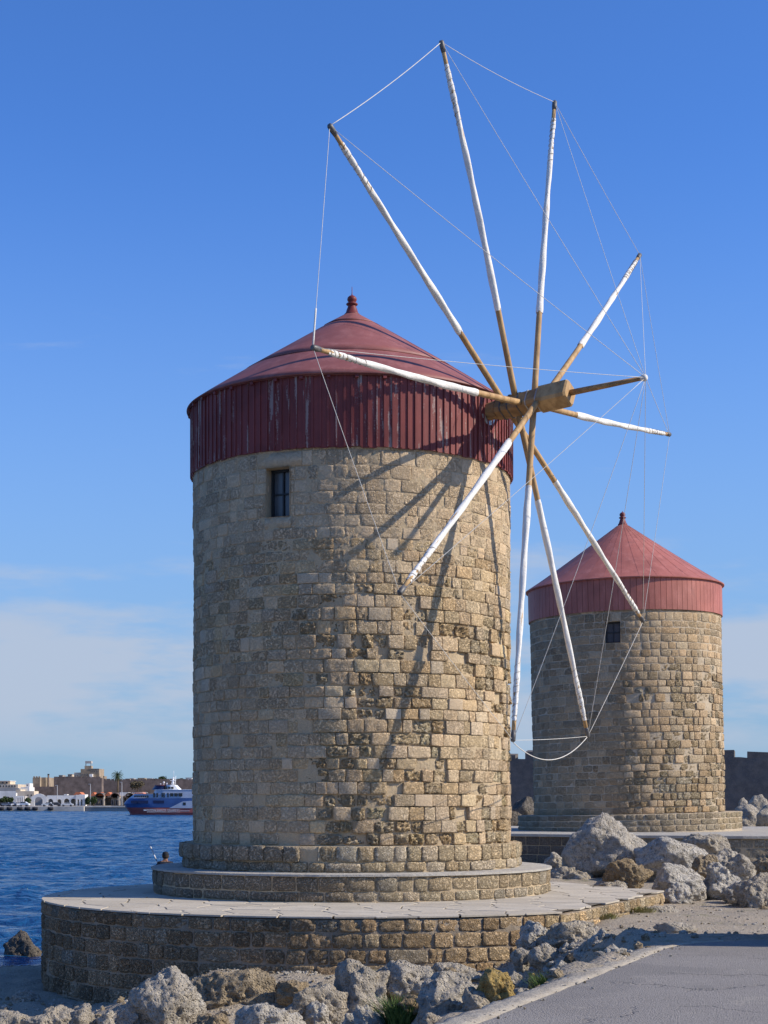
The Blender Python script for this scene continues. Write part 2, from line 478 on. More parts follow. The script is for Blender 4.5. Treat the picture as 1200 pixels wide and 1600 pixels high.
def mk_sea_mat():
    t = NT('sea_water', 0.16, 0.38); p = t.pos()
    m = t.map(p, (0.55, 1.0, 1.0), (0, 0, R(12)))
    n1 = t.noise(m, 0.8, 4, 0.6, 0.3); n2 = t.noise(m, 3.2, 4, 0.6, 0.3); n0 = t.noise(p, 0.018, 4, 0.6)
    n4 = t.noise(t.map(p, (0.03, 0.12, 1)), 1.0, 4, 0.6)
    c = t.mix(t.ramp(n0, 0.35, 0.7), (0.007, 0.060, 0.165), (0.009, 0.075, 0.19))
    c = t.mix(t.ramp(n1, 0.38, 0.7, 0, 0.5), c, (0.013, 0.085, 0.215))
    c = t.mix(t.ramp(n4, 0.5, 0.75, 0, 0.4), c, (0.005, 0.037, 0.11))
    h = t.math('ADD', n1, t.math('MULTIPLY', n2, 0.30))
    return t.done(c, t.bump(h, 1.1, 0.9))
def sea_z(xs, ys):
    X, Y = np.meshgrid(np.array(xs), np.array(ys))
    rs = np.random.RandomState(3); z = np.zeros_like(X)
    for k in range(34):
        lam = rs.uniform(0.85, 3.4); d = R(rs.normal(100, 32)); ph = rs.uniform(0, 6.28)
        kx, ky = math.cos(d) * 2 * math.pi / lam, math.sin(d) * 2 * math.pi / lam
        a = np.sin(kx * X + ky * Y + ph + 0.8 * np.sin(0.13 * X + 0.11 * Y + k))
        z += 0.0072 * lam ** 0.95 * (a + 0.35 * a * a)
    fade = np.clip((X + 230) / 20, 0, 1) * np.clip((0 - X) / 4, 0, 1) * np.clip((Y - 24) / 4, 0, 1) * np.clip((760 - Y) / 60, 0, 1)
    return z * fade
sx = sorted(set([-6000, -3000, -1500, -800, -400, -300] + graded(-240, [(-76, 1.5, 1), (2, 0.42, 1), (60, 4, 1.2), (6000, 60, 1.4)])))
sy = sorted(set([-300, -100, 0, 15] + graded(24, [(130, 0.36, 1), (300, 0.8, 1), (780, 1.7, 1), (14000, 60, 1.3)])))
sea = grid_mesh('sea', sx, sy, sea_z, mk_sea_mat())
tag(sea, kind='structure')

def mk_asphalt():
    t = NT('asphalt', 0.9, 0.2); p = t.pos()
    n1 = t.noise(p, 0.7, 5, 0.6); n2 = t.noise(p, 75, 3, 0.7); v = t.voro(p, 55); n4 = t.noise(p, 7, 5, 0.7)
    c = t.mix(t.ramp(n1, 0.35, 0.7), (0.255, 0.232, 0.208), (0.22, 0.20, 0.18))
    c = t.mix(t.ramp(n2, 0.5, 0.68, 0, 0.75), c, (0.40, 0.375, 0.34))
    c = t.mix(t.ramp(v, 0.30, 0.05, 0, 0.5), c, (0.07, 0.07, 0.072))
    c = t.mix(t.ramp(n4, 0.58, 0.8, 0, 0.35), c, (0.33, 0.30, 0.26))
    pw = t.n.new('ShaderNodeVectorMath'); pw.operation = 'ADD'
    t.l.new(p, pw.inputs[0]); t.l.new(t.noise(p, 1.1, 5, 0.65, color=True), pw.inputs[1])
    cr = t.ramp(t.voro(pw.outputs[0], 0.42, 'DISTANCE_TO_EDGE'), 0.010, 0.002)
    cr = t.math('MULTIPLY', cr, t.ramp(t.noise(p, 0.5, 3), 0.45, 0.55))
    c = t.mix(t.math('MULTIPLY', cr, 0.35), c, (0.06, 0.057, 0.055))
    pa = t.ramp(t.noise(p, 0.35, 3, 0.5), 0.54, 0.57, 0, 0.5)
    c = t.mix(pa, c, (0.20, 0.185, 0.17))
    c = t.mix(t.ramp(t.noise(p, 1.8, 6, 0.75), 0.55, 0.75, 0, 0.45), c, (0.42, 0.375, 0.30))
    h = t.math('ADD', n2, t.ramp(v, 0.0, 0.5)); h = t.math('SUBTRACT', h, t.math('MULTIPLY', cr, 1.5))
    return t.done(c, t.bump(h, 0.014, 0.7))
# the asphalt: its left edge follows the concrete strip, its far edge turns to the right
left = [(-27, -60), (-3.8, -0.1), (0.74, 11.6), (3.2, 17.9), (3.7, 18.6), (4.8, 19.0), (7.5, 19.5), (14, 20.6), (40, 25)]
rm = MB()
rows = []
def left_at(y):
    for (x0, y0), (x1, y1) in zip(left, left[1:]):
        if y <= y1: return lerp(x0, x1, (y - y0) / (y1 - y0))
    return left[-1][0]
ys = graded(-60, [(8, 4, 1), (25, 0.25, 1)])
for y in ys:
    xl = left_at(y); n = 14; e = 0.03 * mn.noise(Vector((0, y * 3.1, 4)))
    for k in range(n + 1):
        x = xl + (40.0 - xl) * (k / n) ** 1.6 + (e if k == 0 else 0)
        rm.v.append((x, y, 2.40 - 0.008 * (y - 11.4) + 0.006 + 0.004 * mn.noise(Vector((x, y, 1)))))
for j in range(len(ys) - 1):
    for k in range(14):
        a = j * 15 + k; rm.f.append((a, a + 1, a + 16, a + 15)); rm.m.append(0); rm.s.append(True)
road = rm.build('road', mk_asphalt(), origin=(0, 0, 0), fix=False); tag(road, kind='structure')
# concrete strip along the asphalt edge: raised a little, broken outer edge
km = MB(); kp = [(-3.8, -0.1), (0.74, 11.6), (3.2, 17.9), (3.55, 18.75)]
N = 260; prof = []
for i in range(N + 1):
    t = i / N; y = lerp(-0.1, 18.7, t); x = left_at(y)
    w = 0.30 + 0.05 * mn.noise(Vector((0, y * 1.3, 2))) + 0.035 * mn.noise(Vector((0, y * 6, 9)))
    w *= 1 - 0.75 * sstep(17.2, 18.7, y)
    nx, ny = -0.931, 0.364
    z = 2.40 - 0.008 * (y - 11.4)
    hh = 0.012 + 0.008 * mn.noise(Vector((3, y * 4, 2)))
    ins = 0.012 * mn.noise(Vector((7, y * 7, 2)))
    for q, (f, dz) in enumerate(((0.0, -0.02), (0.02, hh), (0.35, hh + 0.006), (0.72, hh), (0.93, hh - 0.012), (1.0, hh - 0.05), (1.05, -0.55))):
        jz = 0.012 * mn.noise(Vector((x * 9, y * 9, q * 3.1))) + 0.008 * mn.noise(Vector((x * 25, y * 25, q * 3.1)))
        km.v.append((x + nx * (w * f + ins), y + ny * (w * f + ins), z + dz + jz))
for i in range(N):
    for q in range(6):
        a = i * 7 + q; km.f.append((a, a + 7, a + 8, a + 1)); km.m.append(0); km.s.append(True)
KERB = mat_mortar('kerb_concrete', (0.42, 0.375, 0.305), (0.34, 0.30, 0.245), (0.50, 0.455, 0.38))
kerb = km.build('kerb', KERB, origin=(0, 0, 0)); tag(kerb, kind='structure')

# ------------------------------------------------------------------ masonry
class Circle:
    """path round a circle, counter-clockwise, outward normal; starts at the back (+y)"""
    def __init__(self, r, cx=0.0, cy=0.0): self.r, self.cx, self.cy, self.L = r, cx, cy, 2 * math.pi * r
    def at(self, s):
        a = s / self.r + math.pi / 2
        c, q = math.cos(a), math.sin(a)
        return self.cx + self.r * c, self.cy + self.r * q, c, q
    def s_of(self, rel):
        """rel = angle from the side facing the camera (-y), positive to the right"""
        return (rel + math.pi) * self.r
class Poly:
    def __init__(self, pts, closed=True):
        self.p = pts + [pts[0]] if closed else pts
        self.d = [0.0]
        for a, b in zip(self.p, self.p[1:]): self.d.append(self.d[-1] + math.hypot(b[0] - a[0], b[1] - a[1]))
        self.L = self.d[-1]; self.closed = closed
    def at(self, s):
        s = s % self.L if self.closed else min(max(s, 0), self.L)
        lo, hi = 0, len(self.d) - 2
        while lo < hi:
            m = (lo + hi + 1) // 2
            if self.d[m] <= s: lo = m
            else: hi = m - 1
        a, b = self.p[lo], self.p[lo + 1]; l = self.d[lo + 1] - self.d[lo]
        t = (s - self.d[lo]) / l
        tx, ty = (b[0] - a[0]) / l, (b[1] - a[1]) / l
        return a[0] + (b[0] - a[0]) * t, a[1] + (b[1] - a[1]) * t, ty, -tx

def stone_geo(path, s0, s1, z0, z1, k, rnd):
    nu, nv = k.get('res', (5, 4)); gap = k.get('gap', 0.012)
    s0 += gap / 2; s1 -= gap / 2; z0 += gap / 2; z1 -= gap / 2
    j = k.get('jit', 0.012)
    cor = [[(rnd.uniform(-j, j), rnd.uniform(-j, j)) for _ in range(2)] for _ in range(2)]
    tilt = (rnd.uniform(-1, 1) * k.get('tilt', 0.006), rnd.uniform(-1, 1) * k.get('tilt', 0.006))
    w, h = s1 - s0, z1 - z0
    sx, sy, sz = rnd.uniform(0, 50), rnd.uniform(0, 50), rnd.uniform(0, 50)
    rough, fr, rr = k.get('rough', 0.01), k.get('freq', 9.0), k.get('round', 0.02)
    proud, drop, wob = k.get('proud', 0.0), k.get('drop', 0.012), k.get('wob', 0.0)
    pock = k.get('pock', 0.0)
    V, F = [], []
    ring = []
    eb = k.get('edge', 0.02)
    def steps(n_, l_):
        e_ = min(0.3, eb / l_)
        return [0.0] + [e_ + (1 - 2 * e_) * q_ / (n_ - 3) for q_ in range(n_ - 2)] + [1.0] if n_ > 3 else [q_ / (n_ - 1) for q_ in range(n_)]
    us_, vs_ = steps(nu, w), steps(nv, h)
    for jv in range(nv):
        v = vs_[jv]
        for iu in range(nu):
            u = us_[iu]
            ds = lerp(lerp(cor[0][0][0], cor[0][1][0], u), lerp(cor[1][0][0], cor[1][1][0], u), v)
            dz = lerp(lerp(cor[0][0][1], cor[0][1][1], u), lerp(cor[1][0][1], cor[1][1][1], u), v)
            s = s0 + u * w + ds; z = z0 + v * h + dz
            e = min(u, 1 - u) * w; f = min(v, 1 - v) * h
            if wob and (e < 1e-6 or f < 1e-6):
                cu, cv = (u - 0.5) * 2, (v - 0.5) * 2
                pull = abs(cu * cv) ** 2 * wob * 1.6 + wob * (0.5 + mn.noise(Vector((sx + s * 7, sy + z * 7, sz))))
                s -= cu * pull; z -= cv * pull
            nz_ = mn.noise(Vector((sx + s * fr, sy + z * fr, sz))) + 0.5 * mn.noise(Vector((sy + s * fr * 2.3, sx + z * fr * 2.3, sz)))
            d = proud + rough * nz_ + tilt[0] * (u - 0.5) * 2 + tilt[1] * (v - 0.5) * 2
            if pock:
                d -= pock * (max(0.0, mn.noise(Vector((sx + s * 21, sz + z * 21, sy))) - 0.10) + 0.6 * max(0.0, mn.noise(Vector((sy + s * 43, sx + z * 43, sz))) - 0.05))
            d += k['warp'](s, z) if 'warp' in k else 0.0
            d -= drop * math.exp(-e / rr) if e < 4 * rr else 0
            d -= drop * math.exp(-f / rr) if f < 4 * rr else 0
            x, y, nx, ny = path.at(s)
            V.append((x + nx * d, y + ny * d, z))
            if iu in (0, nu - 1) or jv in (0, nv - 1): ring.append((len(V) - 1, x, y, nx, ny, z))
    for jv in range(nv - 1):
        for iu in range(nu - 1):
            a = jv * nu + iu; F.append((a, a + 1, a + nu + 1, a + nu))
    order = [i for i in range(nu)] + [jv * nu + nu - 1 for jv in range(1, nv)] + \
            [(nv - 1) * nu + i for i in range(nu - 2, -1, -1)] + [jv * nu for jv in range(nv - 2, 0, -1)]
    dd = {r_[0]: r_ for r_ in ring}
    base = len(V); back = k.get('back', -0.10)
    for i in order:
        _, x, y, nx, ny, z = dd[i]; V.append((x + nx * back, y + ny * back, z))
    m = len(order)
    for q in range(m):
        a, b = order[q], order[(q + 1) % m]
        F.append((a, base + q, base + (q + 1) % m, b))
    return V, F

def lay(path, zs, wmean, rnd, wvar=0.3, s_lo=0.0, s_hi=None, cuts=None):
    """courses of stones between the z levels; cuts = [(s0, s1, z0, z1)] openings"""
    s_hi = path.L if s_hi is None else s_hi
    out = []
    for r in range(len(zs) - 1):
        za, zb = zs[r], zs[r + 1]
        s = s_lo + (rnd.uniform(-0.5, 0) * wmean if s_lo == 0.0 else 0.0); row = []
        end = s_hi + (s - s_lo)
        first = s
        while s < end - 1e-6:
            w = wmean * (1 + rnd.uniform(-wvar, wvar)) * (1.0 if rnd.random() > 0.12 else 1.5)
            if end - (s + w) < wmean * 0.5: w = end - s
            row.append((s, s + w)); s += w
        for a, b in row:
            segs = [(a, b)]
            for c0, c1, z0, z1 in (cuts or []):
                if zb > z0 + 0.02 and za < z1 - 0.02:
                    ns = []
                    for p, q in segs:
                        if q <= c0 or p >= c1: ns.append((p, q)); continue
                        if c0 - p > 0.06: ns.append((p, c0))
                        if q - c1 > 0.06: ns.append((c1, q))
                    segs = ns
            out += [(p, q, za, zb) for p, q in segs]
    return out

def wall_stones(parent, root_loc, path, stones, afun, mat, rnd, name='stone', limit=300, stuff='stonework', zvis=None, yaw=0.0):
    """the stones that show largest become objects of their own, the rest one mesh"""
    rec = []
    camv = Vector((0, 0, EYE)) - Vector(root_loc)
    for (s0, s1, z0, z1) in stones:
        k = afun((s0 + s1) / 2, (z0 + z1) / 2, s1 - s0)
        if k is None: continue
        x, y, nx, ny = path.at((s0 + s1) / 2)
        v = camv - Vector((x, y, (z0 + z1) / 2)); d = v.length
        sc = (s1 - s0) * (z1 - z0) * (v.x * nx + v.y * ny) / d / d
        if zvis and not (zvis[0] < (z0 + z1) / 2 < zvis[1]): sc = -1
        rec.append((sc, s0, s1, z0, z1, k))
    rec.sort(key=lambda r_: -r_[0])
    rest = MB(); n = 0
    for i, (sc, s0, s1, z0, z1, k) in enumerate(rec):
        V, F = stone_geo(path, s0, s1, z0, z1, k, rnd)
        col = (*k['col'], k.get('pit', 0.5))
        if i < limit and sc > 0:
            mb = MB(); mb.add(V, F, col, 0, k.get('smooth', True)); mb.build(name, mat, parent, fix=False); n += 1
        else:
            rest.add(V, F, col, 0, k.get('smooth', True))
    if rest.v:
        o = rest.build(stuff, mat, parent, origin=ORG[parent], fix=False); o['kind'] = 'stuff'
    return n

def core_cyl(path_r, zs, depth, window=None, nth=240, top=True):
    """mortar core of a round tower, with a window opening (rel0, rel1, z0, z1, reveal)"""
    mb = MB()
    th = [-math.pi + 2 * math.pi * i / nth for i in range(nth)]
    zz = list(zs)
    if window:
        r0, r1, w0, w1, rev = window
        th = sorted([t for t in th if min(abs(t - r0), abs(t - r1)) > 0.008] + [r0, r1])
        zz = sorted([z for z in zz if min(abs(z - w0), abs(z - w1)) > 0.03] + [w0, w1])
    n = len(th)
    for z in zz:
        for t in th:
            a = t - math.pi / 2; d = path_r + depth(t, z)
            mb.v.append((d * math.cos(a), d * math.sin(a), z))
    for j in range(len(zz) - 1):
        for i in range(n):
            i2 = (i + 1) % n
            if window:
                tm = (th[i] + th[i2]) / 2 if i2 else 9; zm = (zz[j] + zz[j + 1]) / 2
                if r0 < tm < r1 and w0 < zm < w1: continue
            mb.f.append((j * n + i, j * n + i2, (j + 1) * n + i2, (j + 1) * n + i)); mb.m.append(0); mb.s.append(True)
    if window:
        tmid = (r0 + r1) / 2 - math.pi / 2; hw = path_r * math.sin((r1 - r0) / 2)
        T = Vector((-math.sin(tmid), math.cos(tmid), 0)); Nn = Vector((math.cos(tmid), math.sin(tmid), 0))
        def q(u, d, z): v = T * u + Nn * d; return (v.x, v.y, z)
        o, i_ = path_r + 0.01, path_r - rev
        V = []
        for d in (o, i_):
            V += [q(-hw, d, w0), q(hw, d, w0), q(hw, d, w1), q(-hw, d, w1)]
        mb.add(V, [(0, 1, 5, 4), (1, 2, 6, 5), (2, 3, 7, 6), (3, 0, 4, 7), (4, 5, 6, 7)], None, 0, False)
    if top:
        mb.f.append(tuple((len(zz) - 1) * n + i for i in range(n))); mb.m.append(0); mb.s.append(False)
    return mb

def make_window(root, path_r, window, cols, rows, glass):
    r0, r1, w0, w1, rev = window
    tmid = (r0 + r1) / 2 - math.pi / 2; hw = path_r * math.sin((r1 - r0) / 2)
    T = Vector((-math.sin(tmid), math.cos(tmid), 0)); Nn = Vector((math.cos(tmid), math.sin(tmid), 0))
    def bar(mb, u0, u1, z0, z1, d0, d1):
        V = []
        for z in (z0, z1):
            for u, d in ((u0, d0), (u1, d0), (u1, d1), (u0, d1)):
                v = T * u + Nn * d; V.append((v.x, v.y, z))
        mb.add(V, BOXF)
    f = MB(); di = path_r - rev + 0.02; t = 0.05
    bar(f, -hw, -hw + t, w0, w1, di, di + 0.06); bar(f, hw - t, hw, w0, w1, di, di + 0.06)
    bar(f, -hw + t, hw - t, w0, w0 + t, di, di + 0.06); bar(f, -hw + t, hw - t, w1 - t, w1, di, di + 0.06)
    win = f.build('window_frame', FRAME, root)
    us = [-hw + t + (2 * hw - 2 * t) * i / cols for i in range(cols + 1)]
    zs = [w0 + t + (w1 - w0 - 2 * t) * i / rows for i in range(rows + 1)]
    for i in range(1, cols):
        b = MB(); bar(b, us[i] - 0.015, us[i] + 0.015, w0 + t, w1 - t, di + 0.012, di + 0.05); b.build('glazing_bar', FRAME, win)
    for j_ in range(1, rows):
        for i in range(cols):
            b = MB(); bar(b, us[i] + (0.015 if i else 0), us[i + 1] - (0.015 if i < cols - 1 else 0), zs[j_] - 0.015, zs[j_] + 0.015, di + 0.014, di + 0.046); b.build('glazing_bar', FRAME, win)
    for i in range(cols):
        for j_ in range(rows):
            b = MB(); bar(b, us[i], us[i + 1], zs[j_], zs[j_ + 1], di + 0.004, di + 0.010); b.build('pane', glass, win)
    return win

def split(z0, z1, h, rnd):
    n = max(1, round((z1 - z0) / h)); c = [rnd.uniform(0.85, 1.15) for _ in range(n)]; t = sum(c); out = [z0]
    for q in c: out.append(out[-1] + (z1 - z0) * q / t)
    out[-1] = z1
    return out
def tint(c, rnd, v=0.12, hue=0.05):
    k = 1 + rnd.uniform(-v, v); h = rnd.uniform(-hue, hue)
    return (max(0, c[0] * k * (1 + h)), max(0, c[1] * k), max(0, c[2] * k * (1 - h)))

# ------------------------------------------------------------------ the near windmill
M1 = Vector((-0.70, 35.0, 2.577))
def Z1(e): return EYE + e - M1.z              # eye-relative height -> local height
mill = empty('windmill', M1, 'large near stone windmill with ten white-wrapped sail poles and dark red cap', 'windmill', 'stone windmills on the mole')
T_R = 3.45
t_z0, t_z1 = Z1(-0.90), Z1(7.15)
rnd = random.Random(11)
WREL = math.asin(-0.410)
win1 = (WREL - 0.077, WREL + 0.077, Z1(5.64), Z1(6.62), 0.30)
path1 = Circle(T_R)
def warp1(s, z): return 0.022 * mn.noise(Vector((s * 0.75, z * 0.7, 3.3))) + 0.010 * mn.noise(Vector((s * 2.2, z * 2.0, 8.3)))
def fields1(rel, z):
    h = (z - t_z0) / (t_z1 - t_z0)
    n = mn.fractal(Vector((rel * 2.6 + 3.0, z * 0.75, 1.7)), 1.0, 2.0, 3)
    sl = math.sin(rel) if abs(rel) < math.pi / 2 else math.copysign(1, rel)
    ero = sstep(0.80, 0.42, h) * max(0.0, min(1.0, 0.62 + 0.75 * n)) * sstep(-0.42, 0.02, sl)
    pla = sstep(0.58, 0.30, h) * sstep(-0.12, -0.42, sl) * max(0.0, min(1.0, 0.75 + 0.9 * n))
    return h, sl, n, ero, pla
def depth1(rel, z):
    h, sl, n, ero, pla = fields1(rel, z)
    f = mn.noise(Vector((rel * 14, z * 4.2, 5.0))); f2 = mn.noise(Vector((rel * 40, z * 12, 8.0)))
    d = -0.014 - 0.080 * ero + 0.008 * f + 0.006 * f2
    d = lerp(d, -0.020 + 0.013 * f + 0.006 * f2, min(1, pla * 1.1))
    d += 0.005 * sstep(0.6, 0.8, h)
    return d + warp1((rel + math.pi) * T_R, z)
def afun1(s, z, w):
    rel = s / T_R - math.pi
    h, sl, n, ero, pla = fields1(rel, z)
    r = rnd.random()
    if pla > 0.5 and rnd.random() < 0.12 * pla: return None
    if r < ero * 0.60:
        if rnd.random() < 0.05: return None
        k = dict(col=tint((0.54, 0.415, 0.25) if rnd.random() < 0.5 else (0.58, 0.475, 0.32), rnd, 0.16, 0.07), pit=1.0,
                 proud=rnd.uniform(-0.05, 0.012), rough=rnd.uniform(0.030, 0.055), freq=rnd.uniform(8, 15), drop=0.026, wob=0.012, jit=0.018,
                 round=0.02, res=(14, 11), gap=0.018, tilt=0.020, pock=rnd.uniform(0.05, 0.11))
    elif r < ero * 0.60 + (0.13 if h < 0.78 else 0.06):
        k = dict(col=tint((0.51, 0.415, 0.295), rnd, 0.12, 0.04), pit=rnd.uniform(0.05, 0.3), proud=rnd.uniform(-0.004, 0.024), rough=0.002,
                 drop=0.004, round=0.01, res=(4, 4), gap=0.010, edge=0.012, jit=0.007, smooth=True, tilt=0.007)
    else:
        q = rnd.random()
        k = dict(col=tint((0.56, 0.435, 0.285) if q < 0.62 else ((0.555, 0.42, 0.25) if h < 0.8 else (0.44, 0.355, 0.24)), rnd, 0.13, 0.05),
                 pit=rnd.uniform(0.10, 0.55), proud=rnd.uniform(-0.008, 0.010), rough=rnd.uniform(0.005, 0.014), freq=11, drop=0.007,
                 round=0.010, res=(10, 8), gap=0.010, wob=0.003, jit=0.010, tilt=0.008, edge=0.014, pock=rnd.uniform(0.0, 0.045) * (1 if h < 0.8 else 0.5))
    if h > 0.76:
        k['proud'] *= 0.6; k['drop'] *= 0.8; k['gap'] = 0.012; k['jit'] = 0.006
        k['col'] = tint((0.55, 0.435, 0.295), rnd, 0.11, 0.03); k['pit'] *= 0.7; k['rough'] *= 0.7
    if pla > 0.4: k['pit'] = min(k['pit'], 0.25); k['gap'] = 0.014; k['pock'] = 0.0; k['proud'] = rnd.uniform(-0.008, 0.010); k['col'] = tint((0.52, 0.405, 0.27), rnd, 0.18, 0.05)
    k['warp'] = warp1; k['col'] = tuple(min(0.72, v_ * f_) for v_, f_ in zip(k['col'], (1.20, 1.14, 1.07)))
    return k
zz = split(t_z0, Z1(5.64) - 0.24, 0.245, rnd)[:-1] + [Z1(5.64) - 0.24] + split(Z1(5.64), Z1(6.62), 0.262, rnd)[:-1] + [Z1(6.62), Z1(6.62) + 0.30, t_z1]
core = core_cyl(T_R, graded(t_z0 - 0.02, [(t_z1, 0.055, 1)]), depth1, win1, 300).build('tower_wall', MORTAR, mill, origin=(0, 0, t_z0))
cs0, cs1 = path1.s_of(win1[0]), path1.s_of(win1[1])
lint = (cs0 - 0.22, cs1 + 0.26, Z1(6.62), Z1(6.62) + 0.30)
sill = (cs0 - 0.05, cs1 + 0.03, Z1(5.64) - 0.24, Z1(5.64))
stones = lay(path1, zz, 0.335, rnd, 0.40, cuts=[(cs0, cs1, Z1(5.64), Z1(6.62)), lint, sill])
def afun1b(s, z, w):
    return afun1(s, z, w)
dress = dict(col=(0.60, 0.47, 0.31), pit=0.15, proud=0.004, rough=0.002, drop=0.006, round=0.012, res=(6, 3), gap=0.012, jit=0.004, tilt=0.002)
for (a, b, c, d) in (lint, sill):
    V, F = stone_geo(path1, a, b, c, d, dress, rnd)
    MB().add(V, F, (*dress['col'], 0.1), 0, True).build('lintel' if c > Z1(6) else 'sill', STONE, core, fix=False)
wall_stones(core, M1, path1, stones, afun1b, STONE, rnd, limit=298, zvis=(t_z0, Z1(6.95)))
make_window(mill, T_R, win1, 2, 2, GLASS)

# plinth ring: two courses, one stone missing in the upper one
pathp = Circle(3.70)
rp = random.Random(5)
pl = core_cyl(3.70, [-0.02, 0.10, 0.22, 0.32, 0.42, t_z0 - 0.012], lambda r_, z: -0.05 + 0.012 * mn.noise(Vector((r_ * 9, z * 5, 2))), None, 180).build('plinth', MORTAR, mill, origin=(0, 0, 0))
def afunp(s, z, w):
    rel = s / 3.70 - math.pi
    if z > 0.25 and -0.262 < rel < -0.168: return None
    up = z > 0.25 and rel < -0.21
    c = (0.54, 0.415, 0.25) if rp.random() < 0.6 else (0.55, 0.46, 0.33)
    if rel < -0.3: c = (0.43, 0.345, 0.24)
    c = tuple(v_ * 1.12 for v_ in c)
    return dict(col=tint(c, rp, 0.12, 0.05), pit=rp.uniform(0.3, 0.9), proud=rp.uniform(-0.02, 0.012) + (0.05 if up else 0), rough=rp.uniform(0.008, 0.02), freq=8,
                drop=0.02, round=0.025, res=(9, 8), gap=0.012, wob=0.006, jit=0.012, pock=rp.uniform(0.0, 0.06))
g0, g1 = pathp.s_of(-0.262), pathp.s_of(-0.168)
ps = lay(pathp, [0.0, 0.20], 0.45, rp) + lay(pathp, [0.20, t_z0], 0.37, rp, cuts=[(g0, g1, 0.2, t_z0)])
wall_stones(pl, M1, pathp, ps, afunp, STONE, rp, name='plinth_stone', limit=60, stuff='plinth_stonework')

# boarded skirt
S_R, s_z0, s_z1 = 3.455, Z1(6.97), Z1(8.40)
sk = MB().lathe([(3.30, s_z0 + 0.02), (S_R, s_z0 + 0.005), (S_R, s_z1)], 128)
skirt = sk.build('cap_wall', RED_DARK, mill, origin=(0, 0, s_z0))
rb = random.Random(3)
NB = 136
def board_mesh(w, t, z0, z1, name):
    b = MB(); b.box(0, t, -w / 2, w / 2, z0, z1)
    return b.mesh(name, RED)
bmesh_v = [board_mesh(0.158 * q, 0.030, -0.012 * e, s_z1 - s_z0, 'board') for q in (0.97, 1.0, 1.015) for e in (0, 1, 2)]
bat_v = [board_mesh(0.034 * q, 0.026, 0.0, s_z1 - s_z0 - 0.002, 'batten') for q in (0.9, 1.1, 1.3)]
for i in range(NB):
    a = 2 * math.pi * i / NB
    rr = S_R + 0.002 + rb.uniform(0, 0.010)
    link('board', rb.choice(bmesh_v), skirt, (rr * math.cos(a), rr * math.sin(a), s_z0), a + rb.uniform(-0.012, 0.012))
    a2 = a + math.pi / NB + rb.uniform(-0.003, 0.003); r2 = S_R + 0.036
    link('batten', rb.choice(bat_v), skirt, (r2 * math.cos(a2), r2 * math.sin(a2), s_z0 + 0.001), a2)

# roof: three lapped conical sheets, eave lip, rafter ends, finial
E_R, e_z, a_z = 3.59, Z1(8.40), Z1(10.60)
def cone_r(z): return lerp(E_R, 0.17, ((z - e_z) / (a_z - e_z)) ** 1.03)
def cone_sheet(z0, z1, lift, n=120, seed=0, k=7):
    m = MB()
    for j in range(k):
        z = lerp(z0, z1, j / (k - 1))
        for i in range(n):
            q = 2 * math.pi * i / n
            r_ = cone_r(z) + lift * (1 - 0.6 * j / (k - 1)) + 0.012 * mn.noise(Vector((2.2 * math.cos(q), 2.2 * math.sin(q), z * 1.3 + seed)))
            m.v.append((r_ * math.cos(q), r_ * math.sin(q), z))
    for j in range(k - 1):
        for i in range(n):
            m.f.append((j * n + i, j * n + (i + 1) % n, (j + 1) * n + (i + 1) % n, (j + 1) * n + i)); m.m.append(0); m.s.append(True)
    # the turned-down lip of the sheet
    b = len(m.v)
    for i in range(n):
        q = 2 * math.pi * i / n; r_ = cone_r(z0) + lift - 0.02 - (0.03 if seed == 0 else 0)
        m.v.append((r_ * math.cos(q), r_ * math.sin(q), z0 - (0.035 if seed == 0 else 0.012)))
    for i in range(n):
        m.f.append((b + i, b + (i + 1) % n, (i + 1) % n, i)); m.m.append(0); m.s.append(False)
    return m
roof = cone_sheet(e_z, lerp(e_z, a_z, 0.40), 0.0).build('roof', RED_ROOF, mill, origin=(0, 0, e_z), fix=False)
cone_sheet(lerp(e_z, a_z, 0.36), lerp(e_z, a_z, 0.90), 0.018, seed=4).build('roof_sheet', RED_ROOF, roof, fix=False)
cone_sheet(lerp(e_z, a_z, 0.88), a_z, 0.03, seed=9, k=5).build('roof_sheet', RED_ROOF, roof, fix=False)
MB().lathe([(3.40, e_z - 0.002), (E_R - 0.015, e_z - 0.03)], 120).build('soffit', RED_DARK, roof)
for i in range(40):
    a = 2 * math.pi * (i + 0.3) / 40
    b = MB(); b.box(0, 0.075, -0.035, 0.035, -0.075, -0.012)
    if i == 0: rafter = b.mesh('rafter_end', RED)
    link('rafter_end', rafter, roof, ((S_R + 0.035) * math.cos(a), (S_R + 0.035) * math.sin(a), e_z - 0.012), a)
for ang, w in ((-33, 0.06), (34, 0.05), (150, 0.05), (95, 0.05)):       # raised sheet seams running up the cone
    m = MB(); a = R(ang); z0, z1 = e_z + 0.02, lerp(e_z, a_z, 0.86); n = 14
    for j in range(n + 1):
        z = lerp(z0, z1, j / n); a2 = a + 0.02 * math.sin(j * 0.7 + ang)
        for sgn, up in ((-1, 0.0), (-0.8, 0.012), (0.8, 0.012), (1, 0.0)):
            r_ = cone_r(z) + (0.02 if j / n * 0.86 > 0.36 else 0.006) + up
            x = r_ * math.cos(a2) - math.sin(a2) * sgn * w / 2; y = r_ * math.sin(a2) + math.cos(a2) * sgn * w / 2
            m.v.append((x, y, z))
    for j in range(n):
        for q in range(3):
            k0 = j * 4 + q; m.f.append((k0, k0 + 1, k0 + 5, k0 + 4)); m.m.append(0); m.s.append(False)
    m.build('roof_seam', RED_ROOF, roof)
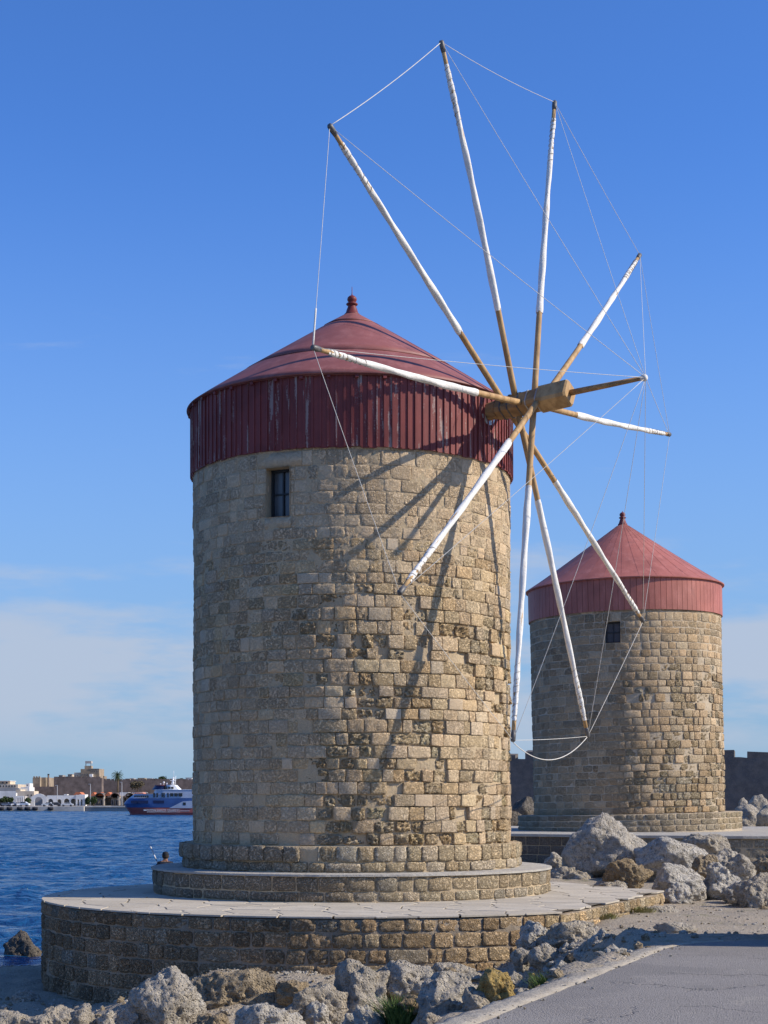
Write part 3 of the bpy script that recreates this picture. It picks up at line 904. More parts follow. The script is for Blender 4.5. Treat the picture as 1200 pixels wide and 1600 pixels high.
fin = [(0.0, a_z - 0.02), (0.185, a_z - 0.02), (0.19, a_z + 0.02), (0.155, a_z + 0.05), (0.125, a_z + 0.14), (0.10, a_z + 0.20), (0.09, a_z + 0.225), (0.13, a_z + 0.235), (0.145, a_z + 0.255),
       (0.13, a_z + 0.275), (0.085, a_z + 0.285), (0.085, a_z + 0.30), (0.11, a_z + 0.335), (0.118, a_z + 0.37), (0.105, a_z + 0.41), (0.065, a_z + 0.445), (0.02, a_z + 0.46), (0.010, a_z + 0.50), (0.006, a_z + 0.66), (0.0, a_z + 0.66)]
RED_FIN = mat_sheet('red_finial', (0.20, 0.035, 0.034), 0.01)
MB().lathe([(r_ * 0.9, a_z + (z - a_z) * 0.95) for r_, z in fin], 28).build('finial', RED_FIN, roof)

# sail gear --------------------------------------------------------------------------
TIPS = [(-0.946, 27.925, 15.766), (1.107, 30.858, 18.619), (3.63, 34.016, 18.836), (5.902, 36.912, 16.573), (6.829, 38.26, 12.74),
        (6.067, 37.475, 8.186), (4.364, 34.254, 5.364), (2.496, 30.956, 5.157), (0.272, 27.676, 7.583), (-1.189, 26.767, 11.57)]
TIPS = [Vector(t) - M1 for t in TIPS]
HUB = Vector((2.88, 32.49, 12.06)) - M1
AX = Vector((0.82098, -0.56741, 0.06352)).normalized()
BOW = Vector((5.066, 30.976, 12.18)) - M1
side = AX.cross(Vector((0, 0, 1))).normalized(); upv = side.cross(AX)
def ring_at(d, n, r_, ph=0.0, sq=0.0):
    c = HUB + AX * d; out = []
    for k in range(n):
        q = 2 * math.pi * k / n + ph
        f = r_ / max(abs(math.cos(q - sq)), abs(math.sin(q - sq))) if sq is not None and sq != 0.0 else r_
        out.append(c + side * (f * math.cos(q)) + upv * (f * math.sin(q)))
    return out
def loft(rings, mb, mi=0, caps=True, smooth=False):
    n = len(rings[0]); b = len(mb.v)
    V = [p for r_ in rings for p in r_]; F = []
    for j in range(len(rings) - 1):
        for k in range(n): F.append((j * n + k, j * n + (k + 1) % n, (j + 1) * n + (k + 1) % n, (j + 1) * n + k))
    if caps: F += [tuple(reversed(range(n))), tuple((len(rings) - 1) * n + k for k in range(n))]
    mb.add(V, F, None, mi, smooth)
    return mb
sh = MB()
loft([ring_at(-2.2, 16, 0.165), ring_at(-0.95, 16, 0.172), ring_at(-0.66, 16, 0.19)], sh)
def sqr(d, r_, ch):
    c = HUB + AX * d; out = []
    for k in range(4):
        a = R(90 * k + 30)
        u = side * math.cos(a) + upv * math.sin(a); v = -side * math.sin(a) + upv * math.cos(a)
        out += [c + u * r_ - v * (r_ - ch), c + u * r_ + v * (r_ - ch)]
    return out
loft([sqr(-0.70, 0.15, 0.05), sqr(-0.63, 0.185, 0.06), sqr(0.36, 0.192, 0.055)], sh)
shaft = sh.build('sail_shaft', WOOD_OLD, mill, origin=HUB)
loft([sqr(0.34, 0.19, 0.03), sqr(0.36, 0.215, 0.05), sqr(0.98, 0.215, 0.05), sqr(1.02, 0.19, 0.06)], MB()).build('shaft_head', WOOD, shaft)
for d in (-0.50, -0.33, -0.10, 0.10, 0.33):
    m = MB(); c = HUB + AX * d
    loft([sqr(d - 0.012, 0.200, 0.06), sqr(d + 0.012, 0.200, 0.06)], m, caps=True)
    m.build('iron_band', IRON if d < 0.05 else ZINC, shaft)
MB().tube([HUB + AX * 0.95, lerp(HUB + AX * 0.95, BOW, 0.5), BOW], [0.062, 0.055, 0.042], 12).build('bowsprit', WOOD_OLD, mill)
MB().tube([BOW - AX * 0.10, BOW - AX * 0.05, BOW - AX * 0.0, BOW + AX * 0.03], [0.05, 0.068, 0.065, 0.04], 10).build('bowsprit_lashing', ROPE, mill)
# bearing cradle where the shaft leaves the cap
br = MB(); d0 = -0.98
for d in (d0, d0 + 0.10):
    pass
rings = []
for q in range(9):
    a = R(200 + 140 * q / 8)
    c = HUB + side * (math.cos(a)) * 0.0
    ri = [HUB + AX * dd + side * (rr * math.cos(a)) + upv * (rr * math.sin(a)) for dd, rr in ((-1.06, 0.18), (-0.88, 0.18), (-0.88, 0.275), (-1.06, 0.275))]
    rings.append(ri)
loft(rings, br)
br.build('shaft_bearing', ZINC, mill)
AXPOS = [-0.44, -0.21, 0.19, 0.40, 0.05, -0.44, -0.21, 0.19, 0.36, -0.03]
WHITE_FROM = [0.29, 0.26, 0.275, 0.34, 0.285, 0.30, 0.265, 0.25, 0.23, 0.25]
toc = (Vector((0, 0, EYE)) - M1 - HUB).normalized()
frt = (toc - AX * toc.dot(AX)).normalized()
rs_ = random.Random(21)
for i, tip in enumerate(TIPS):
    ax = HUB + AX * AXPOS[i]
    d = (tip - ax).normalized()
    base = ax + d * 0.10
    if i in (8, 9):                                         # two poles are lashed against the near face of the shaft
        base = ax + frt * 0.25 - d * 0.10 + upv * (0.05 if i == 9 else -0.06)
    Lp = (tip - base).length; d = (tip - base).normalized()
    a = d.cross(Vector((0.2, 0.3, 0.9))).normalized(); b = d.cross(a)
    bow = rs_.uniform(0.01, 0.035); bq = rs_.uniform(0, 6.28)
    def pt(t): return base + d * (Lp * t) + (a * math.cos(bq) + b * math.sin(bq)) * (bow * math.sin(math.pi * t)) + Vector((0, 0, -0.05 * math.sin(math.pi * t) * (1 - abs(d.z))))
    ts = [q / 16 for q in range(17)]
    pole = MB().tube([pt(t) for t in ts], [lerp(0.066, 0.041, t) * (1 + 0.05 * mn.noise(Vector((i * 5, t * 9, 0)))) for t in ts], 12).build('sail_pole', WOOD, mill, origin=base)
    # furled canvas wound round the pole
    w0, w1 = WHITE_FROM[i], 0.955 - rs_.uniform(0, 0.015); n = 150
    m = MB(); tw = rs_.uniform(0, 9)
    K = 14
    for j in range(n + 1):
        t = lerp(w0, w1, j / n); c = pt(t); u = j / n
        r0 = lerp(0.066, 0.041, t) + lerp(0.012, 0.006, u)
        if u > 0.80: r0 += 0.012 * (abs(math.sin((u - 0.80) * Lp * 10.0)) ** 0.6 - 0.6)
        end = min(1, min(u, 1 - u) * 60); r0 = lerp(lerp(0.066, 0.041, t) + 0.003, r0, end)
        for q in range(K):
            an = 2 * math.pi * q / K
            fold = 0.006 * math.sin(an * 2 - t * Lp * 5.5 + tw) + 0.008 * mn.noise(Vector((math.cos(an) * 1.6 + i * 7, math.sin(an) * 1.6, t * Lp * 2.4)))
            m.v.append(tuple(c + a * ((r0 + fold) * math.cos(an)) + b * ((r0 + fold) * math.sin(an))))
    for j in range(n):
        for q in range(K):
            m.f.append((j * K + q, j * K + (q + 1) % K, (j + 1) * K + (q + 1) % K, (j + 1) * K + q)); m.m.append(0); m.s.append(True)
    m.build('furled_sail', CANVAS, pole)
    # cord lashing spiralled round the outer end of the canvas
    sp = []
    u0, u1 = lerp(w0, w1, 0.76), w1
    turns = 8 + rs_.randint(0, 3)
    for j in range(turns * 10 + 1):
        f = j / (turns * 10); t = lerp(u0, u1, f ** 0.85); an = 2 * math.pi * turns * f
        rr = lerp(0.066, 0.041, t) + 0.012
        sp.append(pt(t) + a * (rr * math.cos(an)) + b * (rr * math.sin(an)))
    MB().tube(sp, 0.005, 5, caps=False).build('lashing_cord', ROPE_DARK, pole)
    MB().tube([pt(0.972), pt(0.985), pt(1.0), pt(1.004)], [0.044, 0.054, 0.052, 0.035], 10).build('tip_binding', IRON, pole)
def rope(p, q, sag, n=14, r_=0.0052, name='stay_rope', mat=ROPE):
    pts = [p.lerp(q, k / n) - Vector((0, 0, 4 * sag * (k / n) * (1 - k / n))) for k in range(n + 1)]
    return MB().tube(pts, r_, 6).build(name, mat, mill)
for i, t in enumerate(TIPS):
    rope(BOW, t, 0.03 if i not in (6, 7) else 0.10)
for i in range(10):
    p, q = TIPS[i], TIPS[(i + 1) % 10]
    rope(p, q, 0.02 if i not in (0, 1) else 0.06, r_=0.0075 if i == 0 else 0.0052)
rope(TIPS[6], TIPS[7] + Vector((0.0, 0, -0.04)), 0.42, 20, 0.009, 'slack_rope')
rope(TIPS[9].lerp(TIPS[0], 0.17), TIPS[9], 0.0, 4, 0.016, 'knotted_rope')

# ------------------------------------------------------------------ platform under the near windmill
PC, PR, PZ = (-0.60, 33.40), 6.40, 2.03
platform = empty('stone_platform', (PC[0], PC[1], 0.0), 'round masonry terrace with crazy paving carrying the near windmill', 'platform')
def ploc(x, y): return (x - PC[0], y - PC[1])
poly = []
a0 = math.atan2(28.25 - PC[1], 3.2 - PC[0])
poly.append(ploc(6.1, 34.8)); poly.append(ploc(4.0, 38.9))
ang = R(80)
while ang < a0 + 2 * math.pi - 0.001:
    poly.append((PR * math.cos(ang), PR * math.sin(ang))); ang += R(2.5)
poly.append(ploc(3.2, 28.25))
ppath = Poly(poly)
rq = random.Random(8)
inset = [(x * 0.992, y * 0.992) for x, y in poly]
pw = MB()
pz_levels = [-0.9, 0.1, 0.5, 0.9, 1.3, 1.7, PZ - 0.05]
np_ = 420
for z in pz_levels:
    for i in range(np_):
        x, y, nx, ny = ppath.at(ppath.L * i / np_)
        d = -0.030 + 0.014 * mn.noise(Vector((x * 2.3, y * 2.3, z * 3)))
        pw.v.append((x + nx * d, y + ny * d, z))
for j in range(len(pz_levels) - 1):
    for i in range(np_):
        pw.f.append((j * np_ + i, j * np_ + (i + 1) % np_, (j + 1) * np_ + (i + 1) % np_, (j + 1) * np_ + i)); pw.m.append(0); pw.s.append(True)
pw.f.append(tuple((len(pz_levels) - 1) * np_ + i for i in range(np_))); pw.m.append(0); pw.s.append(False)
pwall = pw.build('retaining_wall', MORTAR_GREY, platform, origin=(0, 0, 0))
def afunq(s, z, w):
    x, y, nx, ny = ppath.at(s)
    lit = sstep(-3.5, 4.2, x)  # weathered stones; light on the right side is put into their colour
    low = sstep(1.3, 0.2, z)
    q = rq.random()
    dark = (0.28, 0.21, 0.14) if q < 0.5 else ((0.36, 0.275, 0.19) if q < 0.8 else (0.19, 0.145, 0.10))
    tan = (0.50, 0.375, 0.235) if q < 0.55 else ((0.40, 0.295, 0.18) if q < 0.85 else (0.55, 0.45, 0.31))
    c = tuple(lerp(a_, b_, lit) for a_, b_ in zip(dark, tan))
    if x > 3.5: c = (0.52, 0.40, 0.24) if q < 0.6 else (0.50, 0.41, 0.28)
    if rq.random() < 0.05: c = (0.30, 0.27, 0.22)
    c = tuple(v_ * f_ for v_, f_ in zip(c, (1.35, 1.26, 1.12)))
    return dict(col=tint(c, rq, 0.30, 0.07), pit=rq.uniform(0.6, 1.0), proud=rq.uniform(-0.010, 0.016), rough=rq.uniform(0.012, 0.024), freq=9, drop=0.012,
                round=0.016, res=(10, 8), gap=0.022, wob=0.006, jit=0.016, tilt=0.010, pock=rq.uniform(0.02, 0.07))
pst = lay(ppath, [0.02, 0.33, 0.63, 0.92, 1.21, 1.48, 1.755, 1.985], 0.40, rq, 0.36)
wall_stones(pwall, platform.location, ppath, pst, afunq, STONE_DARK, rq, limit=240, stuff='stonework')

# crazy paving
def clip(poly_, px, py, nx, ny):
    out = []
    for i in range(len(poly_)):
        a, b = poly_[i], poly_[(i + 1) % len(poly_)]
        da = (a[0] - px) * nx + (a[1] - py) * ny; db = (b[0] - px) * nx + (b[1] - py) * ny
        if da <= 0: out.append(a)
        if (da < 0) != (db < 0) and abs(da - db) > 1e-9:
            t = da / (da - db); out.append((a[0] + (b[0] - a[0]) * t, a[1] + (b[1] - a[1]) * t))
    return out
def mk_flag():
    t = NT('flagstone', 0.9, 0.15); p = t.pos(); r = t.rnd()
    n1 = t.noise(p, 2.5, 5, 0.6); n2 = t.noise(p, 25, 4, 0.6)
    c = t.mix(r, (0.45, 0.395, 0.31), (0.55, 0.49, 0.395))
    c = t.mix(t.ramp(n1, 0.4, 0.75, 0, 0.5), c, (0.36, 0.325, 0.27))
    c = t.mix(t.ramp(n2, 0.3, 0.6, 0.3, 0), c, (0.22, 0.2, 0.165))
    return t.done(c, t.bump(t.math('ADD', n1, t.math('MULTIPLY', n2, 0.3)), 0.02, 0.5))
FLAG = mk_flag()
pb = MB(); pb.v = [(x * 0.985, y * 0.985, PZ - 0.010) for x, y in poly]; pb.f = [tuple(range(len(poly)))]; pb.m = [0]; pb.s = [False]
bed = pb.build('paving', mat_mortar('dirty_joint', (0.22, 0.185, 0.14), (0.17, 0.145, 0.11), (0.28, 0.24, 0.185)), platform, origin=(0, 0, PZ - 0.010))
seeds = []
for i in range(-12, 13):
    for j_ in range(-12, 13):
        x, y = i * 0.80 + rq.uniform(-0.3, 0.3), j_ * 0.62 + (0.3 if i % 2 else 0) + rq.uniform(-0.24, 0.24)
        seeds.append((x, y))
base_poly = [(x * 1.002, y * 1.002) for x, y in poly]
base_poly = base_poly[::1]
def inside(p_, pl_):
    return all((b[0] - a[0]) * (p_[1] - a[1]) - (b[1] - a[1]) * (p_[0] - a[0]) > -0.25 for a, b in zip(pl_, pl_[1:] + pl_[:1]))
tc_ = (M1.x - PC[0], M1.y - PC[1])
for (x, y) in seeds:
    if not inside((x, y), base_poly) or math.hypot(x - tc_[0], y - tc_[1]) < 3.9: continue
    c = base_poly
    for (u, v) in seeds:
        if (u, v) != (x, y) and abs(u - x) < 2.2 and abs(v - y) < 2.2:
            l = math.hypot(u - x, v - y); c = clip(c, (x + u) / 2, (y + v) / 2, (u - x) / l, (v - y) / l)
            if len(c) < 3: break
    if len(c) < 3: continue
    mx = sum(p_[0] for p_ in c) / len(c); my = sum(p_[1] for p_ in c) / len(c)
    sm = []
    for (u, v) in c:
        l = math.hypot(u - mx, v - my)
        f = max(0.0, (l - 0.022) / l) if l > 1e-6 else 1
        sm.append((mx + (u - mx) * f, my + (v - my) * f))
    if len(sm) < 3: continue
    top = PZ + rq.uniform(-0.002, 0.003); n = len(sm)
    m = MB()
    m.add([(u, v, PZ - 0.03) for u, v in sm] + [(u, v, top - 0.003) for u, v in sm] + [(mx + (u - mx) * 0.985, my + (v - my) * 0.985, top) for u, v in sm],
          [(i, (i + 1) % n, n + (i + 1) % n, n + i) for i in range(n)] + [(n + i, n + (i + 1) % n, 2 * n + (i + 1) % n, 2 * n + i) for i in range(n)] + [tuple(2 * n + i for i in range(n))])
    m.build('flagstone', FLAG, bed, fix=False)

# round step between terrace and plinth
st = MB()
sc_ = tc_
for z in (PZ - 0.03, PZ + 0.2, 2.577 - 0.045):
    for i in range(200):
        q = 2 * math.pi * i / 200; r_ = 4.29 + 0.012 * mn.noise(Vector((math.cos(q) * 6, math.sin(q) * 6, z * 4)))
        st.v.append((sc_[0] + r_ * math.cos(q), sc_[1] + r_ * math.sin(q), z))
for j in range(2):
    for i in range(200):
        st.f.append((j * 200 + i, j * 200 + (i + 1) % 200, (j + 1) * 200 + (i + 1) % 200, (j + 1) * 200 + i)); st.m.append(0); st.s.append(True)
step = st.build('round_step', MORTAR, platform, origin=(sc_[0], sc_[1], PZ))
spath = Circle(4.32, sc_[0], sc_[1])
def afuns(s, z, w):
    rel = s / 4.32 - math.pi; lit = sstep(-0.35, 0.35, rel); q = rq.random()  # light and shade painted in: step stones darker left, lighter right
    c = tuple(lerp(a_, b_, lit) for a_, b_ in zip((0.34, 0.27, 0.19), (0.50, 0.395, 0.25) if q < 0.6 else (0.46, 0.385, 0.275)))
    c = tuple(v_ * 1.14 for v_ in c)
    return dict(col=tint(c, rq, 0.14, 0.05), pit=rq.uniform(0.4, 1.0), proud=rq.uniform(-0.015, 0.008), rough=rq.uniform(0.006, 0.016), freq=9, drop=0.018,
                round=0.016, res=(7, 5), gap=0.016, wob=0.003, jit=0.012)
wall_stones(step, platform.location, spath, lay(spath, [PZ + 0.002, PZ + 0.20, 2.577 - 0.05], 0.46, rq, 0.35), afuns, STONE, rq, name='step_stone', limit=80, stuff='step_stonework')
cp = MB(); prof = [(3.5, 2.577 - 0.004), (4.30, 2.577 - 0.004), (4.345, 2.577 - 0.012), (4.35, 2.577 - 0.05), (4.28, 2.577 - 0.052)]
n = 200
for r_, z in prof:
    for i in range(n):
        q = 2 * math.pi * i / n; e = 0.018 * mn.noise(Vector((math.cos(q) * 14, math.sin(q) * 14, 3))) if r_ > 4 else 0
        cp.v.append((sc_[0] + (r_ + e) * math.cos(q), sc_[1] + (r_ + e) * math.sin(q), z + 0.004 * mn.noise(Vector((math.cos(q) * 20, math.sin(q) * 20, r_)))))
for j in range(len(prof) - 1):
    for i in range(n):
        cp.f.append((j * n + i, j * n + (i + 1) % n, (j + 1) * n + (i + 1) % n, (j + 1) * n + i)); cp.m.append(0); cp.s.append(j == 0)
cp.build('step_coping', CONCRETE, step)

# ------------------------------------------------------------------ the far windmill
M2 = Vector((9.0, 58.7, 2.90))
def Z2(e): return EYE + e - M2.z
mill2 = empty('windmill', M2, 'smaller windmill farther back on the right, bright red cap and no sails showing', 'windmill', 'stone windmills on the mole', rot=(0, R(-1.25), 0))
r2 = random.Random(31)
T2 = 3.46
u_z0, u_z1 = Z2(-0.48), Z2(6.8)
w2rel = R(8.7 * -1) + math.asin(-18 / 149.0) 
w2rel = math.asin(-18 / 149.0) - math.atan2(M2.x, M2.y)
win2 = (w2rel - 0.077, w2rel + 0.077, Z2(5.46), Z2(6.2), 0.25)
path2 = Circle(T2)
def fields2(rel, z):
    h = (z - u_z0) / (u_z1 - u_z0)
    n = mn.fractal(Vector((rel * 2.6 + 9.0, z * 0.8, 4.7)), 1.0, 2.0, 3)
    sl = math.sin(rel + math.atan2(M2.x, M2.y)) if abs(rel) < math.pi / 2 else math.copysign(1, rel)
    ero = sstep(0.80, 0.55, h) * max(0.0, min(1.0, 0.75 + 0.9 * n)) * sstep(-0.25, 0.05, sl)
    return h, sl, n, ero
def depth2(rel, z):
    h, sl, n, ero = fields2(rel, z)
    return warp1((rel + math.pi) * T2 + 40, z) - 0.006 - 0.055 * ero + 0.006 * mn.noise(Vector((rel * 14, z * 4.2, 15.0)))
def warp2(s, z): return warp1(s + 40, z)
def afun2(s, z, w):
    rel = s / T2 - math.pi
    h, sl, n, ero = fields2(rel, z); q = r2.random()
    if q < ero * 0.62:
        return dict(col=tint((0.49, 0.375, 0.225) if r2.random() < 0.7 else (0.53, 0.45, 0.32), r2, 0.16, 0.06), pit=1.0, proud=r2.uniform(-0.04, 0.018),
                    rough=r2.uniform(0.022, 0.040), freq=11, drop=0.02, wob=0.010, jit=0.016, round=0.02, res=(9, 8), gap=0.018, tilt=0.014, warp=warp2, pock=r2.uniform(0.04, 0.10))
    c = (0.48, 0.38, 0.255) if q < 0.8 else (0.42, 0.32, 0.20)
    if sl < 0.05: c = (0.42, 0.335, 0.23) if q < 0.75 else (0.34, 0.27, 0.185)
    c = tuple(v_ * f_ for v_, f_ in zip(c, (1.28, 1.19, 1.08)))
    return dict(col=tint(c, r2, 0.18, 0.06), pit=r2.uniform(0.15, 0.6), proud=r2.uniform(0.0, 0.014), rough=r2.uniform(0.004, 0.010), freq=10, drop=0.006,
                round=0.012, res=(6, 5), gap=0.024, wob=0.003, jit=0.010, tilt=0.005, warp=warp2)
core2 = core_cyl(T2, graded(u_z0 - 0.02, [(u_z1, 0.11, 1)]), depth2, win2, 220).build('tower_wall', MORTAR_PALE, mill2, origin=(0, 0, u_z0))
zz = split(u_z0, win2[2], 0.262, r2)[:-1] + split(win2[2], win2[3], 0.25, r2)[:-1] + split(win2[3], u_z1, 0.27, r2)
st2 = lay(path2, zz, 0.36, r2, 0.44, cuts=[(path2.s_of(win2[0]), path2.s_of(win2[1]), win2[2], win2[3])])
wall_stones(core2, M2, path2, st2, afun2, STONE, r2, limit=300, zvis=(u_z0, Z2(6.55)))
make_window(mill2, T2, win2, 2, 2, GLASS)
pathp2 = Circle(4.05)
pl2 = core_cyl(4.05, [-0.3, 0.0, 0.2, 0.4, u_z0 - 0.01], lambda r_, z: -0.012, None, 160).build('plinth', MORTAR_PALE, mill2, origin=(0, 0, 0))
def afunp2(s, z, w):
    q = r2.random(); c = (0.44, 0.355, 0.24) if q < 0.7 else (0.40, 0.325, 0.225)
    if s / 4.05 - math.pi > 0.7: c = (0.52, 0.41, 0.25)
    return dict(col=tint(c, r2, 0.14, 0.05), pit=r2.uniform(0.3, 0.8), proud=r2.uniform(0.0, 0.014), rough=0.006, freq=9, drop=0.008, round=0.014, res=(6, 5), gap=0.026, wob=0.004, jit=0.01)
wall_stones(pl2, M2, pathp2, lay(pathp2, [0.0, 0.21, 0.41, u_z0], 0.40, r2), afunp2, STONE, r2, name='plinth_stone', limit=110, stuff='plinth_stonework')
# cap: narrow upright boards and a sheeted cone with radial laps
C_R, c_z0, c_z1, c_a = 3.49, Z2(6.59), Z2(7.72), Z2(10.10)
cw = MB().lathe([(3.35, c_z0 + 0.01), (C_R, c_z0), (C_R, c_z1)], 120).build('cap_wall', RED_NEW, mill2, origin=(0, 0, c_z0))
NB2 = 104; bw = MB(); wd = 2 * math.pi * C_R / NB2 - 0.012
bw.box(0, 0.022, -wd / 2, wd / 2, -0.01, c_z1 - c_z0); bme = bw.mesh('board', RED_NEW)
for i in range(NB2):
    a = 2 * math.pi * i / NB2; rr = C_R + 0.001 + r2.uniform(0, 0.004)
    link('board', bme, cw, (rr * math.cos(a), rr * math.sin(a), c_z0), a)
NS = 36; rv = MB()
def rad2(z): return lerp(3.60, 0.15, ((z - c_z1) / (c_a - c_z1)) ** 0.96)
rf2 = MB().lathe([(3.40, c_z1 - 0.03), (3.60, c_z1 - 0.035), (3.605, c_z1)] + [(rad2(lerp(c_z1, c_a, j / 10)), lerp(c_z1, c_a, j / 10)) for j in range(1, 11)], 88, smooth=False).build('roof', RED_NEW, mill2, origin=(0, 0, c_z1), fix=False)
sm = MB()
for j in range(11):
    z = lerp(c_z1 + 0.01, c_a - 0.05, j / 10); r_ = rad2(z) + 0.004
    h_ = 0.005; w_ = lerp(0.010, 0.005, j / 10)
    for y_, o_ in ((-w_, 0), (-w_, h_), (w_, h_), (w_, 0)): sm.v.append((r_ + o_, y_, z - c_z1))
for j in range(10):
    for q in range(3):
        k0 = j * 4 + q; sm.f.append((k0, k0 + 1, k0 + 5, k0 + 4)); sm.m.append(0); sm.s.append(False)
sme = sm.mesh('roof_seam', RED_NEW)
for i in range(NS):
    link('roof_seam', sme, rf2, (0, 0, c_z1), 2 * math.pi * i / NS)
MB().lathe([(r_ * 0.92, z - a_z + c_a) for r_, z in fin[:-2]] + [(0, a_z + 0.47 - a_z + c_a)], 24).build('finial', RED_FIN, rf2)

# ------------------------------------------------------------------ platform of the far windmill
P2Z = 2.90
pl2_pts = [(1.5, 54.4), (7.6, 50.2), (11.0, 49.0), (18.0, 48.6), (19.0, 66.0), (2.0, 68.0)]
plat2 = empty('stone_platform', (9.5, 57.0, 0.0), 'pale-topped masonry platform under the farther windmill', 'platform')
pp2 = Poly([(x - 9.5, y - 57.0) for x, y in pl2_pts])
m = MB(); n = len(pl2_pts)
lv = [(-0.5, -0.02), (P2Z - 0.09, -0.02), (P2Z - 0.09, 0.05), (P2Z, 0.05)]
ins = []
pts0 = pp2.p[:-1]
def off(pts, d):
    out = []
    for i in range(len(pts)):
        a, b, c = Vector(pts[i - 1]), Vector(pts[i]), Vector(pts[(i + 1) % len(pts)])
        n1 = Vector((b.y - a.y, a.x - b.x)).normalized(); n2 = Vector((c.y - b.y, b.x - c.x)).normalized()
        k = (n1 + n2); k = k / (k.dot(n1)); out.append((b.x + k.x * d, b.y + k.y * d))
    return out
w_ = MB()
a_, b_ = off(pts0, -0.02), off(pts0, -0.02)
w_.add([(x, y, -0.5) for x, y in a_] + [(x, y, P2Z - 0.09) for x, y in b_], [(i, (i + 1) % n, n + (i + 1) % n, n + i) for i in range(n)] + [tuple(range(n, 2 * n))])
pw2 = w_.build('retaining_wall', MORTAR, plat2, origin=(0, 0, 0))
w_ = MB(); a_ = off(pts0, 0.06); b_ = off(pts0, 0.05)
w_.add([(x, y, P2Z - 0.088) for x, y in a_] + [(x, y, P2Z - 0.01) for x, y in a_] + [(x, y, P2Z) for x, y in b_],
       [(i, (i + 1) % n, n + (i + 1) % n, n + i) for i in range(n)] + [(n + i, n + (i + 1) % n, 2 * n + (i + 1) % n, 2 * n + i) for i in range(n)] + [tuple(range(2 * n, 3 * n)), tuple(reversed(range(n)))])
w_.build('coping_slab', CONCRETE, plat2)
def afunq2(s, z, w):
    q = r2.random(); c = (0.36, 0.31, 0.23) if q < 0.7 else (0.41, 0.36, 0.28)
    if pp2.at(s)[0] < -1.5: c = (0.17, 0.14, 0.115)  # shade of the left stretch painted as darker stone
    return dict(col=tint(c, r2, 0.12, 0.04), pit=0.4, proud=r2.uniform(-0.006, 0.008), rough=0.004, freq=8, drop=0.01, round=0.015, res=(4, 4), gap=0.022, jit=0.006)
l2 = pp2.d[3] + 0.0
wall_stones(pw2, plat2.location, pp2, lay(pp2, [1.25, 1.58, 1.90, 2.22, 2.52, P2Z - 0.095], 0.42, r2, 0.25, 0.001, l2), afunq2, STONE, r2, limit=150)

# ------------------------------------------------------------------ fort wall behind
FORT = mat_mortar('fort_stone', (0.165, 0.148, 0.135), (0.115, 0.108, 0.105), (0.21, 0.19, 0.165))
fa, fb = Vector((4.0, 116.0, 0)), Vector((46.0, 104.0, 0))
fort = empty('fort_wall', fa, 'long shaded fort wall with worn battlements behind the farther windmill', 'wall')
fd = (fb - fa); FL = fd.length; fd.normalize(); fnm = Vector((fd.y, -fd.x, 0))
def fpt(s, d, z): v = fd * s + fnm * d; return (v.x, v.y, z)
def fbox(mb, s0, s1, d0, d1, z0, z1, j=0.0, rn=random.Random(2)):
    V = [fpt(s, d, z + (rn.uniform(-j, j) if z == z1 else 0)) for z in (z0, z1) for s, d in ((s0, d0), (s1, d0), (s1, d1), (s0, d1))]
    mb.add(V, BOXF)
fw = MB(); ns, nz_ = 150, 26; ztop = 6.95
for j in range(nz_ + 1):
    for i in range(ns + 1):
        s = FL * i / ns; z = lerp(0.3, ztop, j / nz_)
        fw.v.append(fpt(s, 0.16 * (1 - j / nz_) * 4 + 0.10 * mn.noise(Vector((s * 0.9, z * 0.9, 4))), z + (0.12 * mn.noise(Vector((s * 0.7, 0, 7))) if j == nz_ else 0)))
for j in range(nz_):
    for i in range(ns):
        a = j * (ns + 1) + i; fw.f.append((a, a + 1, a + ns + 2, a + ns + 1)); fw.m.append(0); fw.s.append(True)
fbox(fw, 0, FL, -2.5, -0.25, 0.3, ztop - 0.1)
fwall = fw.build('curtain_wall', FORT, fort, origin=(0, 0, 0))
rf_ = random.Random(4)
s = 1.2
for k in range(11):
    wdt = rf_.choice((2.1, 4.4, 3.2, 5.0)); hgt = rf_.uniform(0.30, 0.62)
    b = MB(); fbox(b, s, s + wdt, -1.1, -0.02, ztop - 0.15, ztop + hgt, 0.16, rf_)
    b.build('merlon', FORT, fwall); s += wdt + rf_.uniform(0.5, 0.9)

